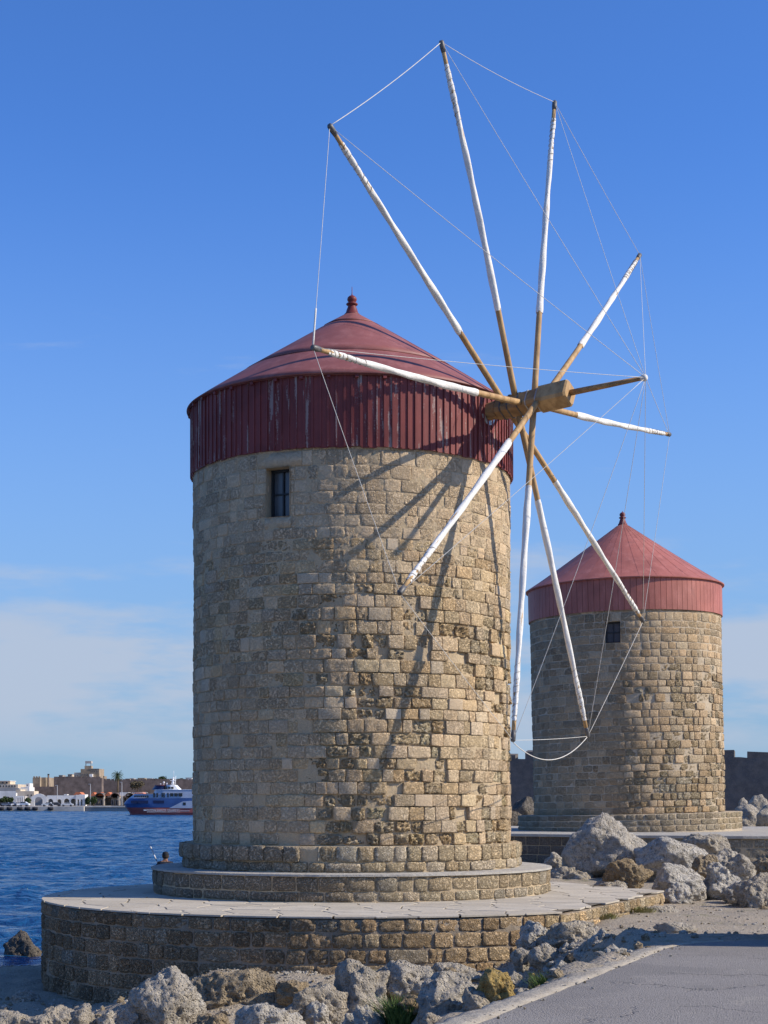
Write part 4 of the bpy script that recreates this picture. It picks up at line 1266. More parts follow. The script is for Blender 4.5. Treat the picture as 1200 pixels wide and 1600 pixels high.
# ------------------------------------------------------------------ rocks
def make_rock(name, c, dims, seed, sub=4, pit=0.09, lump=0.22, rotz=0.0, mat=None, blocky=0.5):
    bm = bmesh.new(); bmesh.ops.create_icosphere(bm, subdivisions=sub, radius=1.0)
    o = Vector((seed * 3.7, seed * 1.9, seed * 5.3)); mx = max(dims)
    rn = random.Random(seed)
    planes = []
    for _ in range(15):
        v = Vector((rn.gauss(0, 1), rn.gauss(0, 1), rn.gauss(0, 1))).normalized(); planes.append((v, rn.uniform(0.60, 0.90)))
    rm_ = Matrix.Rotation(rotz, 3, 'Z')
    for v in bm.verts:
        p = v.co.copy()
        r_ = 1.0
        for nrm, d in planes:
            q = p.dot(nrm)
            if q > d: r_ = min(r_, lerp(1.0, d / q, min(1.0, blocky + 0.45)))
        p = p * r_
        n1 = mn.noise(p * 1.3 + o); n2 = mn.noise(p * 3.1 + o)
        p *= 1 + lump * 0.75 * n1 + lump * 0.4 * n2
        w = Vector((p.x * dims[0], p.y * dims[1], p.z * dims[2]))
        g_ = w * (1.0 / 0.42) + o
        ct = mn.noise(g_ * 1.0) ; cl = mn.voronoi(g_ * 2.1)[0][0]; c2 = mn.voronoi(g_ * 4.6 + o)[0][0]; fine = mn.noise(g_ * 6.0)
        dsp = pit * (0.8 * ct - 0.7 * math.exp(-(cl / 0.26) ** 2) + 0.35 - 0.45 * math.exp(-(c2 / 0.28) ** 2) + 0.4 * fine - 0.9 * abs(mn.noise(g_ * 1.9 + o)) - 0.5 * abs(mn.noise(g_ * 4.3 + o)))
        w += v.co.normalized() * dsp
        v.co = rm_ @ w
    bm.normal_update()
    me = bpy.data.meshes.new(name); bm.to_mesh(me); bm.free()
    me.polygons.foreach_set('use_smooth', np.ones(len(me.polygons), dtype=bool))
    me.materials.append(mat or ROCK)
    lo = min(v.co.z for v in me.vertices)
    me.transform(Matrix.Translation((0, 0, -lo)))
    return link(name, me, None, (c[0], c[1], c[2] + lo))
def rock_px(x0, x1, y0, y1, Y, seed, label, mat=None, sub=5, depth=0.9, sink=0.12, name='boulder', group='boulders on the shore', **kw):
    """a boulder that fills the given box of the photo when it stands at depth Y"""
    a, b = P(x0, y1, Y), P(x1, y0, Y)
    w, h = b.x - a.x, b.z - a.z
    h2 = h * (1 + sink); c = Vector(((a.x + b.x) / 2, Y, b.z - h2 / 2))
    o = make_rock(name, c, (w / 2 * 1.24, w / 2 * depth * 1.15, h2 / 2 * 1.24), seed, sub, pit=min(0.085, 0.12 * min(w, h) + 0.012), mat=mat, **kw)
    tag(o, label, 'rock', group)
    return o
# row in front of the terrace, left to right
rock_px(213, 312, 1531, 1625, 25.0, 2, 'upright pale egg-shaped boulder leaning at the foot of the dark terrace wall', ROCK, 5, lump=0.12, blocky=0.35)
rock_px(306, 436, 1521, 1592, 26.0, 3, 'long flat tan boulder tilted against the terrace wall beside the upright pale one', ROCK_TAN, 5, 0.6, lump=0.14)
rock_px(46, 112, 1574, 1622, 24.6, 4, 'low pale rock cut by the bottom edge, nearest the left corner', ROCK, 5)
rock_px(104, 154, 1570, 1620, 24.7, 5, 'small rounded pale rock second from the bottom left corner', ROCK, 4, lump=0.14)
rock_px(148, 182, 1581, 1620, 24.6, 6, 'tiny pale rock between the rounded rock and the upright boulder', ROCK, 5)
rock_px(174, 218, 1577, 1620, 24.8, 7, 'small flat pale rock touching the foot of the upright boulder', ROCK, 5)
rock_px(362, 466, 1565, 1640, 23.2, 8, 'grey pitted boulder cut by the bottom edge in front of the long flat tan one', ROCK, 5)
rock_px(440, 560, 1533, 1630, 24.0, 9, 'big pale craggy boulder leaning right, centre of the front row', ROCK, 5, lump=0.3)
rock_px(520, 618, 1515, 1615, 24.3, 10, 'tall white pitted boulder with a ragged top at the centre of the front row', ROCK, 5, lump=0.28)
rock_px(428, 482, 1533, 1562, 25.6, 16, 'small brown slab wedged behind the front boulders by the gravel ledge', ROCK_TAN, 5)
rock_px(580, 684, 1507, 1562, 24.6, 11, 'wide pale sponge-like boulder below the middle of the terrace wall', ROCK, 5, lump=0.28)
rock_px(648, 764, 1527, 1622, 19.2, 12, 'large pale peaked boulder beside the concrete road edge', ROCK, 5, lump=0.2, blocky=0.7)
rock_px(722, 766, 1550, 1600, 18.5, 36, 'small grey rock tucked against the right side of the peaked boulder', ROCK, 5)
rock_px(745, 809, 1522, 1578, 18.6, 13, 'yellow ochre rock with one grey side next to the peaked boulder', ROCK_YELLOW, 5, lump=0.2, blocky=0.7)
rock_px(788, 827, 1519, 1549, 20.2, 14, 'small grey rock just behind the yellow one', ROCK, 5)
rock_px(693, 720, 1512, 1530, 25.2, 15, 'little tan rock standing alone on the gravel ledge', ROCK_TAN, 5)
rock_px(622, 669, 1558, 1586, 19.8, 17, 'small tan rock in the gap left of the peaked boulder', ROCK_TAN, 5)
rock_px(804, 853, 1542, 1568, 18.2, 18, 'low flat grey rock lying along the concrete road edge', ROCK, 5)
rock_px(824, 844, 1523, 1545, 19.8, 19, 'little rusty brown rock beside the grass tuft', ROCK_YELLOW, 4)
# heap at the notch of the terrace wall
G2 = 'rocks heaped against the terrace wall'
rock_px(815, 864, 1442, 1492, 26.8, 20, 'upper left rock of the heap against the terrace wall', ROCK, 5, group=G2)
rock_px(848, 924, 1438, 1496, 26.4, 21, 'largest rock of the heap, right under the notch in the terrace wall', ROCK, 5, lump=0.3, group=G2)
rock_px(800, 834, 1480, 1512, 25.6, 22, 'lowest left rock of the heap on the gravel', ROCK, 4, group=G2)
rock_px(830, 874, 1478, 1514, 25.2, 23, 'knobbly rock at the front foot of the heap', ROCK, 4, lump=0.3, group=G2)
rock_px(880, 932, 1492, 1535, 23.5, 24, 'smooth dark grey rock between the heap and the concrete edge', ROCK_DARK, 4, group=G2)
rock_px(905, 962, 1462, 1515, 23.0, 25, 'shaded rock at the right end of the heap below the dry branch', ROCK, 5, group=G2)
# big boulders right of the terrace, in front of the farther platform
G3 = 'big boulders below the farther windmill'
rock_px(852, 890, 1334, 1362, 45.5, 26, 'small pale rock behind the terrace at the left end of the boulder field', ROCK, 4, group=G3)
rock_px(858, 930, 1352, 1388, 43.5, 27, 'low pale rock at the edge of the paving, left of the giant boulder', ROCK, 5, group=G3)
rock_px(890, 1007, 1286, 1368, 44.0, 28, 'giant rounded grey boulder, tallest under the farther windmill', ROCK, 5, 1.0, lump=0.2, group=G3)
rock_px(940, 1013, 1347, 1394, 38.6, 29, 'orange-brown boulder squeezed under the giant grey one', ROCK_TAN, 5, lump=0.25, group=G3)
rock_px(996, 1098, 1306, 1374, 42.5, 30, 'broad brown-grey boulder second from the giant one', ROCK, 5, lump=0.24, group=G3)
rock_px(1068, 1132, 1300, 1352, 45.0, 31, 'pointed grey boulder behind, third from the giant one', ROCK, 5, group=G3)
rock_px(1018, 1104, 1355, 1410, 36.6, 32, 'pale humped boulder in the front middle of the boulder field', ROCK, 5, lump=0.2, group=G3)
rock_px(1100, 1158, 1354, 1410, 36.8, 33, 'pale pitted boulder right of the humped one', ROCK, 5, lump=0.26, group=G3)
rock_px(1114, 1174, 1328, 1382, 39.5, 34, 'sloping grey boulder behind the pale pitted one', ROCK, 5, group=G3)
rock_px(1152, 1215, 1367, 1428, 34.6, 35, 'white crusty boulder at the right edge of the picture', ROCK, 5, lump=0.28, group=G3)
rock_px(1170, 1240, 1336, 1392, 40.0, 37, 'tan boulder at the right edge against the farther platform wall', ROCK_TAN, 5, group=G3)
G4 = 'low stones on the dirt'
rock_px(1053, 1119, 1405, 1432, 36.8, 38, 'low ochre stone half buried at the foot of the humped boulder', ROCK_TAN, 4, group=G4)
rock_px(1003, 1064, 1416, 1438, 33.0, 39, 'low pale stone off the corner of the terrace', ROCK, 4, group=G4)
rock_px(1022, 1082, 1440, 1462, 28.0, 40, 'flat pale stone alone on the dirt above the road shadow', ROCK, 4, group=G4)
rock_px(1117, 1168, 1413, 1437, 35.0, 41, 'flat tan stone in front of the pale pitted boulder', ROCK_TAN, 4, group=G4)
rock_px(1168, 1216, 1418, 1440, 34.0, 42, 'flat tan stone at the right edge of the dirt', ROCK_TAN, 4, group=G4)
# behind the farther windmill
G5 = 'rocks below the fort wall'
rock_px(1146, 1190, 1262, 1306, 78.0, 43, 'pale rock right of the farther windmill base, lowest below the fort wall', ROCK, 4, group=G5)
rock_px(1166, 1198, 1246, 1280, 84.0, 44, 'topmost pale rock below the fort wall at the right edge', ROCK, 4, group=G5)
rock_px(1182, 1232, 1258, 1306, 76.0, 45, 'grey rock cut by the right edge below the fort wall', ROCK, 4, group=G5)
rock_px(1150, 1174, 1250, 1274, 86.0, 46, 'small grey rock highest left of the group right of the farther windmill', ROCK, 4, group=G5)
rock_px(800, 838, 1250, 1290, 82.0, 47, 'dark rock in the gap between the two windmills', ROCK_DARK, 4, group=G5)
rock_px(790, 822, 1268, 1306, 76.0, 48, 'dark rock low in the gap beside the near tower', ROCK_DARK, 4, group=G5)
# left shore
rock_px(8, 56, 1459, 1535, 40.5, 49, 'dark overhanging rock standing in the sea at the left edge', ROCK_DARK, 5, lump=0.35, group='rocks at the water edge')
rock_px(-30, 58, 1514, 1556, 35.5, 50, 'low tan rock shelf beside the sea left of the terrace', ROCK_TAN, 5, 1.0, group='rocks at the water edge')
rock_px(215, 310, 1384, 1440, 46.8, 51, 'flat rock under the sitting angler behind the terrace', ROCK_TAN, 4, 1.0, group='rocks at the water edge')

rock_px(930, 985, 1372, 1400, 38.5, 61, 'small pale rock lying on the paving edge before the orange-brown boulder', ROCK, 5, group=G3)
rock_px(1040, 1085, 1384, 1416, 35.6, 62, 'small grey rock at the front foot of the humped boulder', ROCK, 5, group=G3)
rock_px(1128, 1172, 1380, 1418, 35.6, 63, 'small crusty rock wedged between the pitted boulder and the right edge one', ROCK, 5, group=G3)
rock_px(1085, 1122, 1340, 1372, 39.0, 64, 'small brown rock wedged in the middle of the boulder field', ROCK_TAN, 5, group=G3)
rock_px(470, 520, 1568, 1610, 23.6, 65, 'small pale rock in the gap below the big craggy boulder', ROCK, 5)
rock_px(300, 360, 1585, 1630, 24.3, 67, 'dark-sided rock in the hollow under the long flat tan boulder', ROCK_TAN, 5)
rock_px(682, 745, 1506, 1532, 25.9, 68, 'flat grey rock lying on the gravel ledge against the terrace wall', ROCK, 5)
rock_px(930, 990, 1478, 1515, 20.6, 69, 'shaded rough rock in the hollow beside the concrete edge', ROCK_TAN, 5, group=G2)
rock_px(955, 1020, 1462, 1492, 21.2, 70, 'shaded flat rock beneath the dry branch', ROCK_TAN, 5, group=G2)
rock_px(-25, 48, 1578, 1625, 25.2, 71, 'pale rock cut by the bottom left corner of the picture', ROCK, 5)
rock_px(18, 62, 1548, 1574, 29.5, 72, 'small shaded rock on the sand against the left end of the terrace wall', ROCK, 5)
rock_px(540, 606, 1578, 1640, 20.0, 73, 'pale rock cut by the bottom edge below the tall white pitted boulder', ROCK, 5)
rock_px(655, 700, 1580, 1630, 18.3, 74, 'low pale rock at the bottom edge in front of the peaked boulder', ROCK, 5)
# gravel on the ledge below the terrace wall and rubble between the boulders
gr = MB(); rg = random.Random(17)
ico = bmesh.new(); bmesh.ops.create_icosphere(ico, subdivisions=1, radius=1.0)
iv = [v.co.copy() for v in ico.verts]; iff = [tuple(v.index for v in f.verts) for f in ico.faces]; ico.free()
def pebble(x, y, s):
    z = ground(x, y); q = [rg.uniform(0.6, 1.2) for _ in range(3)]; a = rg.uniform(0, 6.28); c_, s_ = math.cos(a), math.sin(a)
    V = []
    for v in iv:
        k = s * (1 + rg.uniform(-0.22, 0.22)); X, Y_, Z_ = v.x * q[0] * k, v.y * q[1] * k, v.z * q[2] * k * 0.75
        V.append((x + X * c_ - Y_ * s_, y + X * s_ + Y_ * c_, z + Z_ + s * 0.2))
    gr.add(V, iff, None, rg.choice((0, 0, 1)), False)
for _ in range(2600):
    x = rg.uniform(-4.5, 3.0); y = rg.uniform(22.5, 27.6)
    if math.hypot(x - PC[0], y - PC[1]) < PR + 0.03: continue
    pebble(x, y, abs(rg.gauss(0, 0.02)) + 0.010)
for _ in range(500):
    y = rg.uniform(19, 40); x = xb(y) + rg.uniform(-0.6, 5.5)
    if inside((x - PC[0], y - PC[1]), base_poly): continue
    pebble(x, y, abs(rg.gauss(0, 0.02)) + 0.012)
for _ in range(600):
    y = rg.uniform(14, 29); x = xb(y) + rg.gauss(-0.35, 0.5)
    if x > xb(y) + 0.15 and y < 19: continue
    if math.hypot(x - PC[0], y - PC[1]) < PR + 0.03: continue
    pebble(x, y, abs(rg.gauss(0, 0.035)) + 0.012)
for _ in range(350):
    y = rg.uniform(19.3, 36); x = xb(y) + rg.uniform(0.2, 8)
    if inside((x - PC[0], y - PC[1]), base_poly): continue
    pebble(x, y, abs(rg.gauss(0, 0.012)) + 0.008)
for _ in range(700):
    pebble(rg.uniform(-9.5, -3.5), rg.uniform(23.5, 30), abs(rg.gauss(0, 0.03)) + 0.012) if True else None
for _ in range(90):                                              # grit washed over the edge of the asphalt
    y = rg.uniform(9, 18.4); x = left_at(y) + abs(rg.gauss(0, 0.13)) - 0.08
    n0 = len(gr.v); pebble(x, y, rg.uniform(0.005, 0.016)); dz = 2.40 - 0.008 * (y - 11.4) + 0.012 - ground(x, y)
    gr.v[n0:] = [(a_, b_, c_ + dz) for a_, b_, c_ in gr.v[n0:]]
gv = gr.build('gravel', [ROCK, ROCK_TAN], origin=(0, 0, 0)); tag(gv, 'loose grey gravel and rubble strewn along the shore', 'gravel', kind='stuff')

# grass tufts
def mk_leaf(name, c1, c2):
    t = NT(name, 0.7, 0.2); r = t.noise(t.pos(), 7, 2)
    m_ = t.done(t.mix(t.ramp(r, 0.3, 0.7), c1, c2)); return m_
GRASS = mk_leaf('grass_blade', (0.045, 0.095, 0.022), (0.10, 0.14, 0.04))
DRYG = mk_leaf('dry_grass', (0.20, 0.20, 0.07), (0.28, 0.24, 0.11))
def tuft(px, py, Y, wpx, h, n, label, mat, seed):
    c = P(px, py, Y); rr = wpx * Y / FPX / 2; c.z = ground(c.x, c.y); rt = random.Random(seed); m = MB()
    for _ in range(n):
        a = rt.uniform(0, 6.28); d = rr * math.sqrt(rt.random()) * 0.8; x, y = d * math.cos(a), d * math.sin(a)
        hh = h * rt.uniform(0.5, 1.1); lx, ly = rt.gauss(0, 0.4) * hh + x * 0.3, rt.gauss(0, 0.4) * hh + y * 0.3
        w = rt.uniform(0.006, 0.014); ax, ay = math.cos(a + 1.3) * w, math.sin(a + 1.3) * w
        m.add([(x - ax, y - ay, -0.03), (x + ax, y + ay, -0.03), (x + lx * 0.5 + ax * 0.7, y + ly * 0.5 + ay * 0.7, hh * 0.6), (x + lx * 0.5 - ax * 0.7, y + ly * 0.5 - ay * 0.7, hh * 0.6), (x + lx, y + ly, hh)],
              [(0, 1, 2, 3), (3, 2, 4)])
    o = m.build('grass_tuft', mat, origin=(0, 0, 0), fix=False); o.location = c
    tag(o, label, 'grass', 'grass tufts among the rocks')
tuft(728, 1540, 25.4, 40, 0.44, 520, 'green grass tuft on the gravel left of the yellow rock', GRASS, 1)
tuft(862, 1540, 19.4, 46, 0.32, 480, 'green grass tuft between the rusty rock and the concrete edge', GRASS, 2)
tuft(630, 1598, 19.8, 62, 0.46, 700, 'widest green grass tuft at the bottom edge left of the peaked boulder', GRASS, 3)
tuft(940, 1436, 30.6, 60, 0.09, 300, 'yellow-green grass strip at the foot of the terrace side wall', DRYG, 4)
tuft(1000, 1426, 32.5, 60, 0.08, 240, 'sparse yellow grass near the corner of the terrace', DRYG, 5)
tuft(950, 1470, 25.5, 26, 0.13, 120, 'dark green weed on the dirt left of the dry branch', GRASS, 6)
tuft(1172, 1418, 36.0, 30, 0.2, 120, 'pale weed among the stones at the right edge', DRYG, 7)
# dry branch
c = P(1000, 1472, 22.0); c.z = ground(c.x, c.y)
br_ = MB()
br_.tube([(-0.10, 0, -0.02), (-0.11, 0, 0.07), (-0.07, 0, 0.10), (0.03, 0.02, 0.085), (0.13, 0.05, 0.05), (0.24, 0.08, 0.01)], [0.013, 0.014, 0.015, 0.013, 0.012, 0.008], 7)
br_.tube([(-0.09, 0, 0.09), (-0.095, 0.01, 0.14), (-0.085, 0.0, 0.16)], [0.010, 0.008, 0.005], 6)
br_.tube([(-0.03, 0.01, 0.09), (-0.05, -0.05, 0.03), (-0.05, -0.06, -0.02)], [0.010, 0.009, 0.008], 6)
o = br_.build('dry_branch', mat_plain('dead_wood', (0.045, 0.035, 0.03), 0.9, 0.1, 0.3, 20), origin=(0, 0, 0)); o.location = c
tag(o, 'crooked dark dry branch lying on the dirt by the road shadow', 'branch')
# stand-in wall added out of view to cast the shadow across the road end
bw_ = empty('shadow_caster_wall', (5.87, 19.9, 2.38), 'added low rubble wall out of view on the right, casting the road shadow', 'wall')
b = MB(); b.box(-0.25, 0.25, -2.15, 2.2, -0.2, 1.72); bcore = b.build('wall_core', MORTAR, bw_, origin=(0, 0, 0))
bp = Poly([(-0.28, 2.23), (-0.28, -2.18), (0.28, -2.18), (0.28, 2.23)])
rw = random.Random(2)
def afw(s, z, w): return dict(col=tint((0.36, 0.30, 0.21), rw, 0.2, 0.05), pit=0.8, proud=rw.uniform(-0.01, 0.02), rough=0.015, drop=0.02, res=(5, 4), gap=0.025, wob=0.01, jit=0.015)
wall_stones(bcore, bw_.location, bp, lay(bp, split(-0.15, 1.7, 0.3, rw), 0.45, rw), afw, STONE, rw, limit=120)
for k in range(9):
    b = MB(); y0 = -2.2 + k * 0.49; h_ = rw.uniform(1.80, 2.0)
    b.box(-0.33, 0.33, y0, y0 + 0.48, 1.70, h_); b.build('coping_stone', ROCK_TAN, bcore)

# ------------------------------------------------------------------ the far shore across the harbour
QY = 555.0
rt = random.Random(77)
def m_far(name, c, var=0.12, rough=0.85): return mat_plain(name, c, rough, 0.2, var, 0.35)
F_WHITE = m_far('lime_wash', (0.74, 0.71, 0.66)); F_CREAM = m_far('cream_render', (0.58, 0.48, 0.36)); F_GREY = m_far('grey_render', (0.40, 0.37, 0.34))
F_STONE = m_far('town_wall_stone', (0.17, 0.13, 0.11), 0.3); F_STONE2 = m_far('hill_house_stone', (0.30, 0.235, 0.165), 0.25)
F_TILE = m_far('orange_tile', (0.50, 0.17, 0.085), 0.2); F_DARK = m_far('dark_opening', (0.035, 0.035, 0.04)); F_QUAY = m_far('quay_concrete', (0.52, 0.47, 0.40), 0.2)
F_FLAT = m_far('flat_roof', (0.30, 0.29, 0.28)); F_POLE = m_far('lamp_grey', (0.45, 0.45, 0.45))
FOLI = mk_leaf('far_foliage', (0.035, 0.06, 0.022), (0.06, 0.085, 0.03)); TRUNK = m_far('trunk', (0.13, 0.095, 0.06))
FOLI_TAN = mk_leaf('dry_ivy', (0.10, 0.085, 0.05), (0.15, 0.12, 0.07))

class Far:
    """a building placed by its outline in the photo at its distance"""
    def __init__(self, name, label, cat, x0, x1, ybase, Y, group=None):
        self.Y = Y; self.o = P((x0 + x1) / 2, ybase, Y)
        self.root = empty(name, self.o, label, cat, group)
    def q(self, px, py): v = P(px, py, self.Y) - self.o; return v.x, v.z
    def box(self, part, mat, x0, x1, y0, y1, d0=0.0, depth=8.0, parent=None):
        a, b = self.q(x0, y1), self.q(x1, y0)
        return MB().box(a[0], b[0], d0, d0 + depth, a[1], b[1]).build(part, mat, parent or self.root)
    def window(self, x0, x1, y0, y1, parent=None, mat=None):
        a, b = self.q(x0, y1), self.q(x1, y0); t = 0.07
        m = MB(); m.box(a[0] - t, b[0] + t, -0.10, -0.02, b[1], b[1] + t); m.box(a[0] - t, b[0] + t, -0.14, -0.02, a[1] - t, a[1]); m.box(a[0] - t, a[0], -0.10, -0.02, a[1], b[1]); m.box(b[0], b[0] + t, -0.10, -0.02, a[1], b[1])
        w = m.build('window', F_GREY, parent or self.root)
        MB().box(a[0], b[0], -0.06, -0.02, a[1], b[1]).build('pane', mat or F_DARK, w)
    def arch_wall(self, part, mat, x0, x1, ytop, ybot, arches, thick=0.6, d0=0.0):
        """wall with round-headed openings that reach the ground: arches = [(xc, half width px, spring y)]"""
        P_ = [self.q(x0, ybot)]
        for xc, hw, ys in arches:
            P_.append(self.q(xc - hw, ybot))
            for k in range(13):
                a = math.pi * (1 - k / 12); P_.append(self.q(xc + hw * math.cos(a), ys - hw * math.sin(a)))
            P_.append(self.q(xc + hw, ybot))
        P_ += [self.q(x1, ybot), self.q(x1, ytop), self.q(x0, ytop)]
        return MB().prism(P_, d0, d0 + thick).build(part, mat, self.root)

# quay
qz = EYE - 10 * QY / FPX
qm = MB(); qm.box(-175, P(131, 1260, QY).x, QY, QY + 60, -2, qz); qo = qm.build('quay', F_QUAY, origin=(-140, QY, -2)); tag(qo, kind='structure')
qm = MB(); qm.box(P(131.2, 1260, QY).x, 30, QY + 2, QY + 62, -2, qz - 0.3); qo = qm.build('quay', F_FLAT, origin=(-60, QY + 2, -2)); tag(qo, kind='structure')
qm = MB(); qm.box(P(131.2, 1260, QY).x, 30, QY + 1.4, QY + 4.5, qz - 0.28, qz + 0.12); qo = qm.build('quay_edge', F_QUAY, origin=(-60, QY + 1.4, qz)); tag(qo, kind='structure')
tm = MB(); tm.box(-260, 120, QY + 55, QY + 400, -2, qz + 0.2); to = tm.build('town_ground', F_GREY, origin=(-70, QY + 55, -2)); tag(to, kind='structure')
for k, px in enumerate((2, 15, 31, 43, 55, 79)):
    c = P(px, 1266, QY - 0.35); m = MB(); 
    m.tube([(-0.55, 0, 0), (0.55, 0, 0)], 0.55, 10); m.tube([(-0.57, 0, 0), (0.57, 0, 0)], 0.25, 10)
    o = m.build('quay_fender', F_DARK, origin=(0, 0, 0)); o.location = (c.x, QY - 0.55, qz - 0.75); o.scale = (1.6, 1, 1)
    tag(o, 'black rubber fender on the far quay, %s from the left edge' % ('first', 'second', 'third', 'fourth', 'fifth', 'sixth')[k], 'fender', 'fenders along the far quay')

# town wall with battlements
def town_wall(label, x0, x1, ytop, Y, mer, seed, tops=None):
    f = Far('town_wall', label, 'wall', x0, x1, 1259, Y)
    w = f.box('curtain_wall', F_STONE, x0, x1, ytop, 1259, 0, 4.0)
    rr = random.Random(seed); x = x0 + 0.3
    while x < x1 - mer:
        wd = mer * rr.uniform(0.8, 1.25)
        f.box('merlon', F_STONE, x, x + wd, ytop - rr.uniform(1.6, 2.4), ytop + 0.1, 0.05, 1.2, w); x += wd + rr.uniform(0.6, 1.6)
    return f
f = town_wall('tall dark battlemented town wall below the hilltop house', 84, 159, 1215.5, 640, 6.5, 3)
f = town_wall('long low dark town wall behind the ferry and the palm', 159, 306, 1219, 660, 5.0, 5)
f = Far('town_wall', 'low dark wall linking the square tower to the battlements', 'wall', 48, 86, 1256, 650)
f.box('curtain_wall', F_STONE, 48, 84, 1229, 1256, 0, 4)
f = Far('square_tower', 'square town tower with one sunlit side left of the battlements', 'tower', 50, 70, 1256, 655)
w = f.box('tower_wall', F_STONE2, 51, 62.5, 1215, 1256, 0, 22)
w2 = f.box('tower_wing', F_STONE2, 62.6, 69.5, 1214.5, 1256, 2.5, 18)
for x in (52, 56, 60): f.box('merlon', F_STONE2, x, x + 2.2, 1213, 1215.1, 0.05, 1, w)
f = Far('chimney', 'slim dark chimney stack between the square tower and the battlements', 'chimney', 74, 77, 1240, 660)
c = f.q(75.7, 1240); t = f.q(75.7, 1210)
MB().tube([(c[0], 0, c[1]), (c[0], 0, t[1])], [0.45, 0.33], 10).build('stack', F_STONE, f.root); MB().tube([(c[0], 0, t[1] - 0.3), (c[0], 0, t[1] + 0.2)], 0.42, 10).build('cap', F_DARK, f.root)
# hilltop house with water tank
f = Far('hilltop_house', 'hilltop house with a water tank tower above the town wall', 'building', 115, 156, 1220, 690)
f.box('wall', F_STONE2, 126, 155, 1201.5, 1222, 0, 12); f.box('annex', F_CREAM, 115, 126, 1207, 1222, 1, 9); f.box('lower_annex', F_WHITE, 140.5, 145.5, 1209.5, 1222, -1.5, 5)
f.box('tower', F_STONE2, 131.5, 142, 1196.5, 1201.6, 1, 4); 
for x in (132.8, 140.6): f.box('tank_leg', F_STONE2, x, x + 0.9, 1192, 1196.6, 1.3, 0.4)
f.box('tank', F_GREY, 132.4, 142, 1189, 1192.6, 1, 3.2); f.box('parapet', F_FLAT, 140, 155.2, 1200.9, 1201.6, -0.2, 12.4)
for x in (143.5, 147, 150.5, 153): f.window(x, x + 1.2, 1204, 1206.5)
for x in (128, 132, 136): f.window(x, x + 1.2, 1209, 1212)
for x in (117, 121): f.window(x, x + 1.2, 1211, 1213.5)
# apartments and houses at the left edge
f = Far('apartment_block', 'flat-roofed cream apartment block at the far left edge', 'building', -20, 30, 1250, 640)
w = f.box('wall', F_CREAM, -22, 28, 1225.5, 1250, 0, 14); f.box('penthouse', F_CREAM, -20, 14, 1220.5, 1225.5, 2, 9); f.box('roof_slab', F_WHITE, -22, 15, 1219.8, 1220.6, 0.5, 11)
for x in (3, 9): f.window(x, x + 3, 1221.5, 1224.5)
for x in (0, 4.5, 9, 13.5, 18, 22.5): f.window(x, x + 1.8, 1227, 1230)
f = Far('warehouse', 'long grey warehouse with a dark flat roof in front of the apartments', 'building', -10, 27, 1252, 600)
f.box('wall', F_WHITE, -12, 25, 1236, 1254, 0, 14); f.box('roof', F_FLAT, -12, 30, 1231.5, 1236, 0, 14); f.window(12.5, 14.5, 1245, 1248)
f = Far('white_house', 'small bright white stepped house behind the warehouse', 'house', 32, 49, 1245, 625)
f.box('wall', F_WHITE, 32.5, 46, 1230, 1248, 0, 9); f.box('upper_storey', F_WHITE, 39.5, 45.5, 1224, 1230.1, 1, 6); f.window(42, 43.2, 1226, 1228)
f = Far('cream_house', 'low cream house with two windows left of the arcade', 'house', 26, 54, 1252, 590)
f.box('wall', F_CREAM, 27, 53, 1236, 1256, 0, 8); f.box('parapet', F_CREAM, 24.5, 32, 1233.5, 1236.1, 0, 8); f.window(43, 44.6, 1241.5, 1244); f.window(48.4, 50, 1241.5, 1244)
f = Far('white_kiosk', 'small white porch with three openings left of the arcade', 'kiosk', 25, 37, 1252, 578)
f.arch_wall('porch', F_WHITE, 25, 37, 1243.5, 1255, [(28, 0.9, 1247), (31.4, 0.9, 1247), (34.8, 0.9, 1247)], 0.5); f.box('room', F_GREY, 25, 37, 1243.8, 1255, 2.0, 4)
# arcade
f = Far('arcade_building', 'long white arcade with one big arch and a bright sunlit end', 'building', 48, 134, 1259, 570)
f.arch_wall('big_arch_front', F_WHITE, 48.5, 73.5, 1244.5, 1259, [(60.3, 6.3, 1251.5)], 0.8)
hump = [f.q(50 + 22 * k / 14, 1244.6 - 4.6 * math.sin(math.pi * k / 14)) for k in range(15)]
MB().prism(hump, 0.02, 0.78).build('gable', F_WHITE, f.root)
f.arch_wall('arcade_front', F_WHITE, 73.6, 119, 1243, 1259, [(79, 3.9, 1252), (92.5, 3.2, 1252), (104, 4.2, 1252), (114.5, 4.2, 1252)], 0.6, 0.1)
f.arch_wall('end_bay', F_WHITE, 119.2, 133.5, 1242, 1259, [(123, 1.2, 1250), (128.4, 1.2, 1250)], 6.0, -1.0)
f.box('end_parapet', F_WHITE, 125, 133.4, 1241.4, 1242.1, -0.95, 5.9); f.box('back_wall', F_GREY, 49, 119, 1244.5, 1259, 4, 1); f.box('roof', F_FLAT, 70, 119, 1242.4, 1243, 0.2, 6)
f.box('roof_hut', F_WHITE, 99, 104, 1241, 1242.5, 1, 3)
